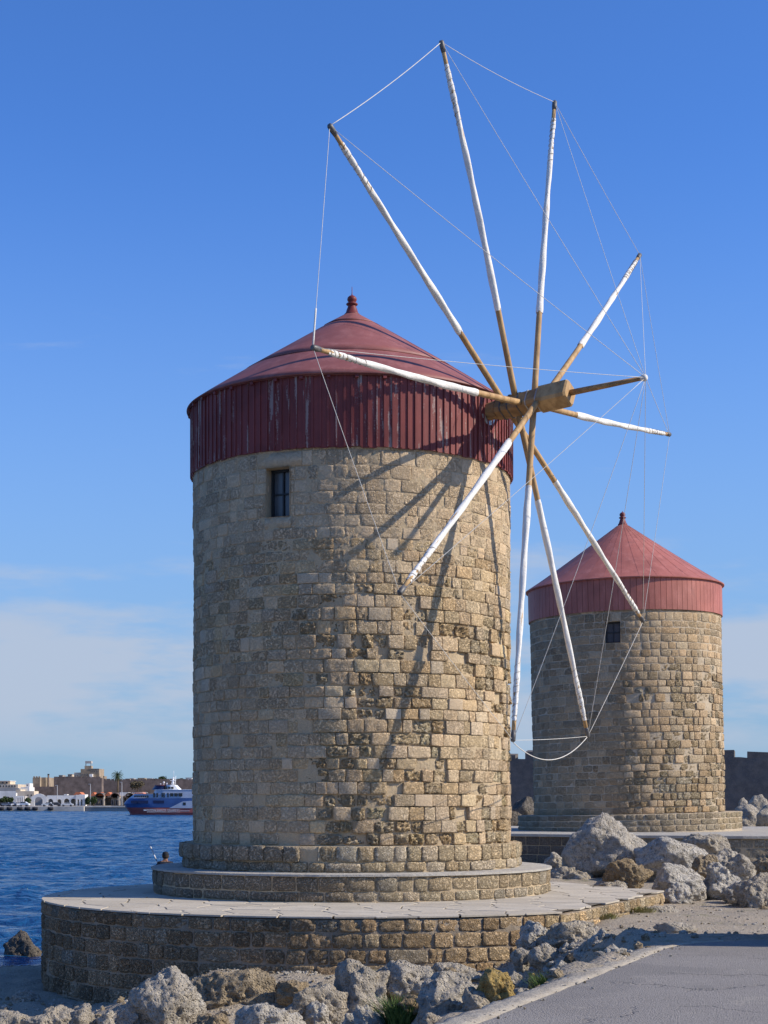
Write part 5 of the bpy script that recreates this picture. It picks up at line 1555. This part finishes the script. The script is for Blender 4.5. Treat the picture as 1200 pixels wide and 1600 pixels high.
# market with vaulted shelters
f = Far('market_hall', 'row of orange-roofed market vaults left of the ferry', 'building', 112, 226, 1258, 585)
f.box('back_wall', F_STONE2, 135, 226, 1246, 1259, 6, 1)
for k, (x0, x1) in enumerate(((112, 128), (139, 148), (150.5, 160), (162, 173), (205, 226))):
    a, b = f.q(x0, 1243.5), f.q(x1, 1237.6); mid = (a[0] + b[0]) / 2
    MB().prism([(a[0], a[1]), (b[0], a[1]), (b[0] - 1.2, b[1]), (a[0] + 1.2, b[1])], 2.0, 9.0).build('tiled_roof', F_TILE, f.root)
for k, (xc, hw) in enumerate(((156, 7.6), (180, 7.6), (203, 7.2))):
    ang_ = [math.pi * j / 12 for j in range(13)]
    out = [f.q(xc + hw * math.cos(a), 1245.5 - 7 * math.sin(a)) for a in ang_]; inn = [f.q(xc + (hw - 0.7) * math.cos(a), 1245.5 - 6.2 * math.sin(a)) for a in reversed(ang_)]
    MB().prism(out + inn, -1.0, 6.0).build('vault', F_STONE, f.root)
    f.box('vault_back', F_DARK, xc - hw + 0.8, xc + hw - 0.8, 1240.5, 1246, 4.0, 0.4)
    f.box('pier', F_CREAM, xc + hw - 1.6, xc + hw + 0.4, 1245, 1258.5, -0.9, 1.2)
    f.box('shop_front', F_STONE2, xc - hw + 0.5, xc + hw - 2.2, 1247, 1258.5, 1.5, 2)
    for x in (xc - hw + 2, xc + 1): f.window(x, x + 2.6, 1250, 1258)
f.box('white_roof', F_WHITE, 186.5, 200, 1238, 1243.5, 1, 5); f.box('white_wall', F_CREAM, 183, 192, 1243.6, 1258, 0.5, 3)
# houses peeping over the wall
for k, (x0, x1, y0, lab, mt) in enumerate(((196, 200.5, 1217, 'small cream house peeping over the town wall right of the palm', F_CREAM), (215, 226, 1216, 'yellow sunlit house above the town wall behind the ferry bow', m_far('yellow_render', (0.66, 0.50, 0.26))),
                                         (273, 277, 1218, 'small white house above the wall right of the ferry mast', F_WHITE), (290, 300, 1215.5, 'white houses stacked above the wall beside the near tower', F_WHITE))):
    f = Far('house', lab, 'house', x0, x1, 1225, 680, 'houses above the town wall')
    f.box('wall', mt, x0, x1, y0, 1226, 0, 6); f.box('roof_edge', F_FLAT, x0 - 0.4, x1 + 0.4, y0 - 0.5, y0 + 0.05, -0.3, 6.6); f.window(x0 + 1, x0 + 2.2, y0 + 1.5, y0 + 3.6)
for k, (x0, x1, y0, lab, mt) in enumerate(((92, 98, 1211.5, 'small grey house just over the left end of the battlements', F_GREY), (106, 113, 1210, 'cream house over the battlements left of the hilltop annex', F_CREAM),
                                         (157, 163, 1213, 'small stone house right of the hilltop house', F_STONE2), (203, 209, 1216.5, 'low white house over the town wall left of the yellow one', F_WHITE), (230, 237, 1216.5, 'low cream house over the wall right of the yellow one', F_CREAM))):
    f = Far('house', lab, 'house', x0, x1, 1225, 700, 'houses above the town wall')
    f.box('wall', mt, x0, x1, y0, 1226, 0, 6); f.box('roof_edge', F_FLAT, x0 - 0.4, x1 + 0.4, y0 - 0.5, y0 + 0.05, -0.3, 6.6); f.window(x0 + 1, x0 + 2, y0 + 1.2, y0 + 2.8); f.window(x0 + 3.4, x0 + 4.4, y0 + 1.2, y0 + 2.8)
# lamp posts
for k, (px, y0, lab) in enumerate(((141.3, 1225, 'tall grey lamp post on the quay right of the arcade'), (190.5, 1222, 'thin lamp post above the market vaults'), (89.5, 1227, 'thin mast in front of the battlemented wall'))):
    c = P(px, 1259, 568); h = (1259 - y0) * 568 / FPX; m = MB()
    root = empty('lamp_post', c, lab, 'lamp post', 'lamp posts along the far quay')
    MB().tube([(0, 0, 0), (0, 0, h * 0.5), (0, 0, h)], [0.16, 0.12, 0.08], 8).build('pole', F_POLE, root); MB().box(-0.7, 0.1, -0.1, 0.1, h - 0.12, h + 0.05).build('lamp_head', F_POLE, root)

# foliage
def leaf_cloud(n, rx, ry, rz, c, size, rr, mb):
    for _ in range(n):
        while True:
            v = Vector((rr.uniform(-1, 1), rr.uniform(-1, 1), rr.uniform(-1, 1)))
            if 0.15 < v.length < 1: break
        p = Vector((c[0] + v.x * rx, c[1] + v.y * ry, c[2] + v.z * rz)) + Vector((mn.noise(v * 3), mn.noise(v * 3 + Vector((5, 0, 0))), mn.noise(v * 3 + Vector((0, 7, 0))))) * size
        a = Vector((rr.gauss(0, 1), rr.gauss(0, 1), rr.gauss(0, 1))).normalized() * size; b = a.cross(Vector((rr.gauss(0, 1), rr.gauss(0, 1), rr.gauss(0, 1)))).normalized() * size * 0.6
        mb.add([p - a, p + b, p + a, p - b], [(0, 1, 2, 3)])
def tree(px, y0, y1, w, Y, lab, seed, mat=None, name='tree'):
    c = P(px, y1, Y); h = (y1 - y0) * Y / FPX; r_ = w * Y / FPX / 2; rr = random.Random(seed)
    root = empty(name, c, lab, 'tree', 'trees of the far town')
    t = MB(); t.tube([(0, 0, -0.5), (0.1, 0, h * 0.35), (0, 0.1, h * 0.7)], [0.28, 0.2, 0.08], 7); t.build('trunk', TRUNK, root)
    m = MB()
    for k in range(6):
        a = rr.uniform(0, 6.28); leaf_cloud(130, r_ * 0.6, r_ * 0.6, h * 0.3, (math.cos(a) * r_ * 0.5, math.sin(a) * r_ * 0.5, h * rr.uniform(0.35, 0.75)), 0.35, rr, m)
    m.build('crown', mat or FOLI, root, fix=False)
tree(5, 1244, 1258, 14, 566, 'dark bushy tree above the parked cars at the left edge', 1)
tree(15, 1246, 1258, 12, 567, 'lower dark tree second from the left edge above the parked cars', 2)
tree(42, 1247, 1258, 12, 568, 'dark tree between the white porch and the big arch', 3)
tree(55, 1235, 1248, 8, 600, 'small dark tree behind the cream house', 4)
tree(146, 1245, 1259, 10, 566, 'dark green tree beside the tall lamp post', 5)
tree(137, 1244, 1259, 7, 569, 'slim dark tree at the sunlit end of the arcade', 6)
tree(252, 1213, 1226, 18, 672, 'round dark tree rising over the wall behind the ferry wheelhouse', 7)
tree(241, 1217, 1229, 12, 671, 'lower dark tree left of the round one behind the ferry', 8)
tree(215, 1220, 1238, 22, 652, 'tan ivy-like shrub growing on the town wall above the ferry bow', 9, FOLI_TAN, 'shrub')
tree(284, 1215, 1222, 7, 674, 'small dark tree over the wall between the white houses', 10)
# palm
c = P(183.5, 1238, 630); hp = (1238 - 1211) * 630 / FPX
palm = empty('palm_tree', c, 'tall palm with a round head standing over the town wall', 'tree')
MB().tube([(0, 0, -1), (0.15, 0, hp * 0.5), (0.05, 0, hp)], [0.42, 0.33, 0.36], 9).build('trunk', TRUNK, palm)
rr = random.Random(6)
cm = MB()
for k in range(46):
    a = 2.4 * k; el = lerp(1.35, -0.9, (k / 46) ** 0.9); L_ = rr.uniform(2.2, 2.9); d = Vector((math.cos(a), math.sin(a), 0)); side_ = Vector((-d.y, d.x, 0))
    pts = []
    for j in range(7):
        t = j / 6; e = el - 1.1 * t * t; pts.append(Vector((0.05, 0, hp)) + d * (L_ * t * math.cos(el - 0.45 * t)) + Vector((0, 0, L_ * t * math.sin(el - 0.55 * t))))
    for j in range(6):
        for sg in (-1, 1):
            q = pts[j]; n_ = pts[j + 1]; tipv = side_ * (sg * 0.42 * (1 - 0.6 * j / 6)) + Vector((0, 0, -0.22)) + (n_ - q) * 0.8
            cm.add([q, n_, q + tipv], [(0, 1, 2)])
cm.build('crown', FOLI, palm, fix=False)

# parked cars on the quay
def car(px, Y, col, lab, rz=0.0, sc=1.0):
    c = P(px, 1260, Y); c.z = qz; root = empty('parked_car', c, lab, 'car', 'cars parked on the far quay', rot=(0, 0, rz))
    pm = mat_plain('car_paint', col, 0.3, 0.5, 0.03, 1.0)
    prof = [(-2.1, 0.35), (-2.15, 0.75), (-1.9, 0.92), (-0.9, 1.0), (1.5, 0.98), (2.05, 0.88), (2.12, 0.5), (2.05, 0.35)]
    b = MB().prism([(x * sc, z * sc) for x, z in prof], -0.85, 0.85); b.build('body', pm, root)
    cab = [(-1.05, 1.0), (-0.45, 1.43), (0.9, 1.43), (1.55, 0.98)]
    MB().prism([(x * sc, z * sc) for x, z in cab], -0.72, 0.72).build('cabin', pm, root)
    for s_ in (-1, 1):
        MB().prism([(x * sc, z * sc) for x, z in [(-0.85, 1.03), (-0.4, 1.36), (0.15, 1.36), (0.15, 1.03)]], s_ * 0.725, s_ * 0.74).build('side_window', F_DARK, root)
        MB().prism([(x * sc, z * sc) for x, z in [(0.22, 1.03), (0.22, 1.36), (0.85, 1.36), (1.3, 1.03)]], s_ * 0.725, s_ * 0.74).build('side_window', F_DARK, root)
        for x in (-1.3, 1.3): MB().tube([(x * sc, s_ * 0.72, 0.32), (x * sc, s_ * 0.90, 0.32)], 0.32, 12).build('wheel', F_DARK, root)
for k, (px, col, lab) in enumerate(((-1, (0.02, 0.025, 0.035), 'black car at the left edge of the far quay'), (9, (0.16, 0.19, 0.25), 'grey-blue car second along the far quay'), (18, (0.05, 0.08, 0.16), 'dark blue car between the grey and the white ones'),
                                 (27, (0.72, 0.73, 0.74), 'white car parked in front of the white porch'), (36, (0.62, 0.65, 0.68), 'silver van-like car right of the white one'), (75, (0.55, 0.58, 0.6), 'pale car before the first small arch'),
                                 (86, (0.05, 0.05, 0.06), 'black car between the small arches'), (105, (0.5, 0.52, 0.55), 'silver car before the wide arches'))):
    car(px, 562.0, col, lab, rt.uniform(-0.2, 0.2), 1.0 if k != 4 else 1.12)

# ------------------------------------------------------------------ the ferry
FY = 417.0
K = FY / FPX
fo = P(190, 1274, FY); fo.z = 0.0
ferry = empty('ferry', fo, 'blue and white catamaran ferry with a red hull band moored across the harbour', 'ferry')
def fx(px): return (px - 190) * K
def fz(py): return (1274.2 - py) * K
BEAM = 5.4; LEN = 40.0
def outline(xb_, xs_, hb, bowlen):
    pts = []
    n = 12
    for k in range(n + 1):
        t = k / n; pts.append((xb_ + bowlen * t, -hb * math.sqrt(max(0, 1 - (1 - t) ** 2.2))))
    pts += [(xs_, -hb), (xs_, hb)]
    for k in range(n, 0, -1):
        t = k / n; pts.append((xb_ + bowlen * t, hb * math.sqrt(max(0, 1 - (1 - t) ** 2.2))))
    return pts
def ship_loft(levels, mb, mi=0):
    rings = [[(x, y + 6, z) for x, y in outline(xb_, xs_, hb, bl)] for z, xb_, xs_, hb, bl in levels]
    n = len(rings[0]); V = [p for r_ in rings for p in r_]; F = []
    for j in range(len(rings) - 1):
        for k in range(n): F.append((j * n + k, j * n + (k + 1) % n, (j + 1) * n + (k + 1) % n, (j + 1) * n + k))
    F += [tuple(reversed(range(n))), tuple((len(rings) - 1) * n + k for k in range(n))]
    mb.add(V, F, None, mi); return mb
S_RED = mat_plain('hull_red', (0.36, 0.10, 0.085), 0.45, 0.4, 0.15, 0.5); S_BLUE = mat_plain('hull_blue', (0.04, 0.095, 0.25), 0.4, 0.4, 0.15, 0.4); S_PALE = mat_plain('ship_pale_blue', (0.38, 0.43, 0.52), 0.45, 0.4, 0.1, 0.4)
S_WHITE = mat_plain('ship_white', (0.78, 0.78, 0.77), 0.45, 0.4, 0.08, 0.4); S_NAVY = mat_plain('ship_navy', (0.012, 0.02, 0.07), 0.4, 0.4, 0.1, 0.4); S_GLASS = mat_plain('ship_glass', (0.012, 0.016, 0.022), 0.15, 0.6, 0.1, 0.4)
ship_loft([(-0.6, fx(199), LEN, BEAM * 0.92, 10), (fz(1270), fx(196.5), LEN, BEAM, 10), (fz(1262.2), fx(191), LEN, BEAM, 9)], MB()).build('hull', S_RED, ferry)
blue = ship_loft([(fz(1262), fx(190.5), LEN, BEAM + 0.03, 9), (fz(1256), fx(187.8), LEN, BEAM + 0.06, 8), (fz(1253), fx(189.5), LEN, BEAM + 0.06, 8), (fz(1247.5), fx(195), LEN, BEAM + 0.03, 8)], MB()).build('lower_deck', S_BLUE, ferry)
d2 = ship_loft([(fz(1247.4), fx(195.5), LEN - 1, BEAM - 0.1, 8), (fz(1241.2), fx(204), LEN - 1, BEAM - 0.25, 8)], MB()).build('main_deck', S_PALE, ferry)
ship_loft([(fz(1241.2), fx(203.5), LEN - 1, BEAM - 0.1, 8), (fz(1240.6), fx(204), LEN - 1, BEAM - 0.1, 8)], MB()).build('deck_edge', S_WHITE, d2)
d3 = ship_loft([(fz(1246.8), fx(232), LEN - 6, BEAM - 0.05, 4), (fz(1234.6), fx(237), LEN - 6, BEAM - 0.15, 3)], MB()).build('upper_deck', S_PALE, ferry)
ship_loft([(fz(1234.6), fx(236), LEN - 5, BEAM - 0.05, 3), (fz(1233.8), fx(236), LEN - 5, BEAM - 0.05, 3)], MB()).build('deck_edge', S_WHITE, d3)
wh = ship_loft([(fz(1233.8), fx(232), fx(254), BEAM - 1.2, 3), (fz(1227.6), fx(237), fx(253), BEAM - 1.4, 3)], MB()).build('wheelhouse', S_NAVY, ferry)
ship_loft([(fz(1227.6), fx(236), fx(254), BEAM - 1.2, 3), (fz(1226.6), fx(237), fx(254), BEAM - 1.2, 3)], MB()).build('wheelhouse_roof', S_RED, wh)
ship_loft([(fz(1233.8), fx(253.5), fx(277), BEAM - 2.0, 2), (fz(1226.4), fx(254), fx(270), BEAM - 2.4, 2)], MB()).build('funnel_casing', S_WHITE, ferry)
ys_ = 6 - BEAM
def sidebox(part, mat, x0, x1, y0, y1, out=0.10, parent=None): return MB().box(fx(x0), fx(x1), ys_ - out, ys_ + 0.3, fz(y1), fz(y0)).build(part, mat, parent or ferry)
x = 209.0
while x < 231: sidebox('side_window', S_GLASS, x, x + 2.6, 1243, 1246, 0.0, d2); x += 3.3
for x0, x1 in ((204, 214), (215, 231), (239, 256)): sidebox('window_band', S_NAVY, x0, x1, 1251, 1255.5, 0.10, blue)
for x0, x1 in ((265.5, 270.5), (272, 277), (278.5, 284.5)): sidebox('side_window', S_GLASS, x0, x1, 1239.5, 1244.5, 0.06, d3)
for x0, x1 in ((239, 241.5), (244, 246.2), (252, 254), (255, 257), (261, 263)): sidebox('side_window', S_GLASS, x0, x1, 1239, 1246, 0.06, d3)
for x0 in (255.5, 260.5, 265.5): MB().box(fx(x0), fx(x0 + 3.6), 6 - BEAM + 1.9, 6 - BEAM + 2.3, fz(1232.5), fz(1229.5)).build('side_window', S_GLASS, ferry)
wedge = [(fx(264), fz(1263)), (fx(300), fz(1263)), (fx(300), fz(1251.5)), (fx(285), fz(1252.5))]
MB().prism(wedge, ys_ - 0.13, ys_ + 0.1).build('white_swoosh', S_PALE, blue); sidebox('side_window', S_GLASS, 285.5, 290, 1254, 1258.5, 0.16, blue)
mast = MB().tube([(fx(265), 6, fz(1226)), (fx(266.5), 6, fz(1214))], [0.45, 0.15], 8).build('mast', S_WHITE, ferry)
MB().tube([(fx(269), 6.4, fz(1226)), (fx(269.5), 6.4, fz(1212))], 0.08, 6).build('mast_pole', S_WHITE, mast); MB().tube([(fx(266.5), 6, fz(1214)), (fx(266.8), 6, fz(1204))], 0.05, 6).build('antenna', S_WHITE, mast)
MB().box(fx(261.5), fx(270), 5.7, 6.3, fz(1219.8), fz(1218.8)).build('mast_spreader', S_WHITE, mast); MB().box(fx(262), fx(268), 5.8, 6.2, fz(1215.8), fz(1215.2)).build('radar_bar', S_WHITE, mast)
for px, py, rr_ in ((251, 1222.5, 0.28), (256, 1224, 0.22), (246, 1225, 0.2)):
    MB().lathe([(0.0, fz(py) - rr_ - 0.4), (0.08, fz(py) - rr_ - 0.4), (0.08, fz(py) - rr_)] + [(rr_ * math.sin(math.pi * k / 8), fz(py) - rr_ * math.cos(math.pi * k / 8)) for k in range(9)], 12, fx(px), 6).build('radar_dome', S_WHITE, ferry)
for k in range(9): MB().tube([(fx(206 + 3 * k), ys_ + 0.3, fz(1240.6)), (fx(206 + 3 * k), ys_ + 0.3, fz(1238.4))], 0.03, 5).build('rail_post', S_WHITE, d2)
MB().tube([(fx(206), ys_ + 0.3, fz(1238.4)), (fx(230), ys_ + 0.3, fz(1238.4))], 0.03, 5).build('handrail', S_WHITE, d2)
def text_mesh(body, h, width, mat, parent, loc):
    cu = bpy.data.curves.new('lettering', 'FONT'); cu.body = body; cu.size = 1.0; cu.extrude = 0.02; cu.space_character = 1.15
    to_ = bpy.data.objects.new('lettering', cu); COL.objects.link(to_)
    bpy.context.view_layer.update()
    me = bpy.data.meshes.new_from_object(to_.evaluated_get(bpy.context.evaluated_depsgraph_get()))
    bpy.data.objects.remove(to_); me.name = 'lettering'
    co = np.array([v.co for v in me.vertices]); lo, hi = co.min(0), co.max(0)
    me.transform(Matrix.Translation((-lo[0], -lo[1], 0))); me.transform(Matrix.Diagonal((width / (hi[0] - lo[0]), h / (hi[1] - lo[1]), 1, 1)))
    me.transform(Matrix.Rotation(R(90), 4, 'X')); me.materials.clear(); me.materials.append(mat)
    return link('lettering', me, parent, loc)
hull = [o for o in ferry.children if o.name.startswith('hull')][0]
text_mesh('DODEKANISOS SEAWAYS', 0.86, fx(280) - fx(229.5), S_WHITE, hull, (fx(229.5), ys_ - 0.08, fz(1269.6)))
MB().box(fx(224), fx(228.5), ys_ - 0.06, ys_ + 0.1, fz(1267), fz(1265.2)).build('emblem', S_WHITE, hull); MB().box(fx(280.6), fx(296), ys_ - 0.05, ys_ + 0.1, fz(1267.6), fz(1267.0)).build('stripe', S_WHITE, hull)

# ------------------------------------------------------------------ the angler behind the terrace
AY = 46.5
ac = P(258, 1300, AY); ac.z = 1.63
SKIN = mat_plain('skin', (0.36, 0.20, 0.13), 0.6, 0.3, 0.08, 10); JACKET = mat_plain('jacket', (0.018, 0.022, 0.035), 0.8, 0.2, 0.3, 9, 0.01); TROUSER = mat_plain('trousers', (0.05, 0.055, 0.075), 0.8, 0.2, 0.2, 9); SHOE = mat_plain('shoe', (0.03, 0.025, 0.02), 0.6); CAP = mat_plain('cap', (0.014, 0.015, 0.02), 0.8)
person = empty('person', ac, 'person in dark jacket and cap sitting with back turned, fishing beside the terrace', 'person', rot=(0, 0, R(-65)))
J = {  # sitting, facing the water on the left and away
 'pel': (0, 0, 0.10, 0.15), 'bel': (-0.01, 0, 0.26, 0.14), 'che': (-0.03, 0.01, 0.44, 0.155), 'nec': (-0.045, 0.02, 0.60, 0.062), 'hea': (-0.06, 0.03, 0.69, 0.078), 'top': (-0.065, 0.035, 0.81, 0.070),
 'shl': (-0.06, -0.18, 0.52, 0.075), 'ell': (-0.12, -0.25, 0.26, 0.052), 'wrl': (-0.30, -0.08, 0.22, 0.036), 'hal': (-0.36, -0.03, 0.20, 0.040),
 'shr': (0.0, 0.20, 0.52, 0.075), 'elr': (-0.08, 0.26, 0.27, 0.052), 'wrr': (-0.28, 0.16, 0.20, 0.036), 'har': (-0.34, 0.10, 0.19, 0.040),
 'hil': (-0.04, -0.10, 0.08, 0.11), 'knl': (-0.46, -0.16, 0.16, 0.075), 'anl': (-0.54, -0.16, -0.28, 0.048), 'tol': (-0.72, -0.17, -0.34, 0.042),
 'hir': (-0.02, 0.12, 0.08, 0.11), 'knr': (-0.42, 0.20, 0.18, 0.075), 'anr': (-0.46, 0.21, -0.27, 0.048), 'tor': (-0.64, 0.23, -0.33, 0.042)}
EDG = ['pel bel', 'bel che', 'che nec', 'nec hea', 'hea top', 'che shl', 'shl ell', 'ell wrl', 'wrl hal', 'che shr', 'shr elr', 'elr wrr', 'wrr har', 'pel hil', 'hil knl', 'knl anl', 'anl tol', 'pel hir', 'hir knr', 'knr anr', 'anr tor']
keys = list(J); vs = [J[k][:3] for k in keys]; rad = [J[k][3] for k in keys]; eds = [tuple(keys.index(q) for q in e.split()) for e in EDG]
for hk, sg in (('hal', 1), ('har', -1)):                        # fingers curl round the rod, thumb on the side
    hx, hy, hz_ = J[hk][:3]; hi_ = keys.index(hk)
    for fi in range(5):
        b0 = len(vs)
        if fi < 4:
            oy = (fi - 1.5) * 0.019; L_ = (0.9, 1.0, 0.95, 0.75)[fi]
            pts = [(hx - 0.045, hy + oy, hz_ + 0.012), (hx - 0.075 * L_, hy + oy, hz_ - 0.002), (hx - 0.070 * L_, hy + oy, hz_ - 0.032), (hx - 0.045, hy + oy, hz_ - 0.042)]
        else: pts = [(hx + 0.0, hy + sg * 0.040, hz_), (hx - 0.03, hy + sg * 0.052, hz_ - 0.012), (hx - 0.058, hy + sg * 0.040, hz_ - 0.022)]
        vs += pts; rad += [0.0095] * len(pts); eds.append((hi_, b0)); eds += [(b0 + k, b0 + k + 1) for k in range(len(pts) - 1)]
me = bpy.data.meshes.new('body'); me.from_pydata(vs, eds, [])
bo = bpy.data.objects.new('body', me); COL.objects.link(bo)
md = bo.modifiers.new('skin', 'SKIN'); me.skin_vertices
for i, sv in enumerate(me.skin_vertices[0].data): sv.radius = (rad[i], rad[i]); sv.use_root = (i == 0)
md.use_smooth_shade = True; bo.modifiers.new('sub', 'SUBSURF').levels = 2; bo.modifiers['sub'].render_levels = 2
bpy.context.view_layer.update()
me2 = bpy.data.meshes.new_from_object(bo.evaluated_get(bpy.context.evaluated_depsgraph_get())); bpy.data.objects.remove(bo)
me2.materials.clear()
for m_ in (SKIN, JACKET, TROUSER, SHOE): me2.materials.append(m_)
for p_ in me2.polygons:
    c = p_.center
    if c.z > 0.585 and abs(c.y - 0.03) < 0.13: mi = 0
    elif c.z < -0.25 : mi = 3
    elif c.x < -0.27 and 0.13 < c.z < 0.26 and -0.09 < c.y < 0.16: mi = 0
    elif c.z < 0.17: mi = 2
    else: mi = 1
    p_.material_index = mi; p_.use_smooth = True
body = link('body', me2, person, (0, 0, 0))
hc = Vector((-0.06, 0.03, 0.745))
fm = MB(); fm.lathe([(0, 0.115), (0.05, 0.105), (0.085, 0.07), (0.098, 0.02), (0.099, -0.005), (0.094, -0.006)], 20)
fm.v = [(x * 1.08 + hc.x, y + hc.y, z + hc.z + 0.015) for x, y, z in fm.v]
fm.add([(hc.x - 0.09, hc.y - 0.07, hc.z + 0.02), (hc.x - 0.09, hc.y + 0.07, hc.z + 0.02), (hc.x - 0.19, hc.y + 0.05, hc.z + 0.0), (hc.x - 0.19, hc.y - 0.05, hc.z + 0.0), (hc.x - 0.09, hc.y - 0.07, hc.z + 0.028), (hc.x - 0.09, hc.y + 0.07, hc.z + 0.028), (hc.x - 0.19, hc.y + 0.05, hc.z + 0.008), (hc.x - 0.19, hc.y - 0.05, hc.z + 0.008)], BOXF)
fm.build('cap', CAP, person)
MB().tube([(hc.x - 0.085, hc.y, hc.z + 0.0), (hc.x - 0.108, hc.y, hc.z - 0.03), (hc.x - 0.082, hc.y, hc.z - 0.045)], [0.010, 0.016, 0.008], 8).build('nose', SKIN, person)
for s_ in (-1, 1):
    MB().lathe([(0, 0.011), (0.008, 0.008), (0.011, 0), (0.008, -0.008), (0, -0.011)], 10, hc.x - 0.076, hc.y + s_ * 0.03).build('eye', CAP, person).location.z += hc.z
    MB().tube([(hc.x, hc.y + s_ * 0.082, hc.z + 0.02), (hc.x + 0.008, hc.y + s_ * 0.095, hc.z - 0.01), (hc.x, hc.y + s_ * 0.084, hc.z - 0.04)], [0.012, 0.018, 0.010], 8).build('ear', SKIN, person)
MB().tube([(hc.x - 0.078, hc.y - 0.022, hc.z - 0.068), (hc.x - 0.086, hc.y, hc.z - 0.07), (hc.x - 0.078, hc.y + 0.022, hc.z - 0.068)], [0.004, 0.007, 0.004], 6).build('mouth', mat_plain('lips', (0.30, 0.12, 0.09), 0.6), person)
hm = MB(); hm.lathe([(0.090, 0.03), (0.098, -0.01), (0.094, -0.05), (0.07, -0.075)], 20); hm.v = [(x * 1.0 + hc.x + 0.014, y + hc.y, z + hc.z) for x, y, z in hm.v if True]
hm.build('hair', mat_plain('hair', (0.03, 0.024, 0.02), 0.8), person)
# rod held in both hands, rising to the left
rodb = ac + Matrix.Rotation(R(-65), 3, 'Z') @ Vector((-0.35, 0.04, 0.18)); rodt = P(233, 1318, AY - 0.3)
rod = empty('fishing_rod', rodb, 'thin fishing rod with white bands held out to the left', 'fishing rod')
dv = rodt - rodb; RODW = mat_plain('rod_white', (0.8, 0.8, 0.8), 0.4); RODD = mat_plain('rod_dark', (0.05, 0.05, 0.055), 0.4)
MB().tube([-dv * 0.15, dv * 0.3, dv * 0.7, dv], [0.016, 0.012, 0.007, 0.003], 7).build('blank', RODD, rod)
for a, b in ((0.32, 0.44), (0.52, 0.64), (0.84, 0.90)): MB().tube([dv * a, dv * b], [0.020, 0.017], 7).build('white_band', RODW, rod)
MB().tube([-dv * 0.15, dv * 0.02], 0.018, 8).build('grip', CAP, rod); MB().tube([dv * 0.06 + Vector((0, 0, -0.05)), dv * 0.06 + Vector((0, 0, -0.11))], 0.03, 10).build('reel', IRON, rod)
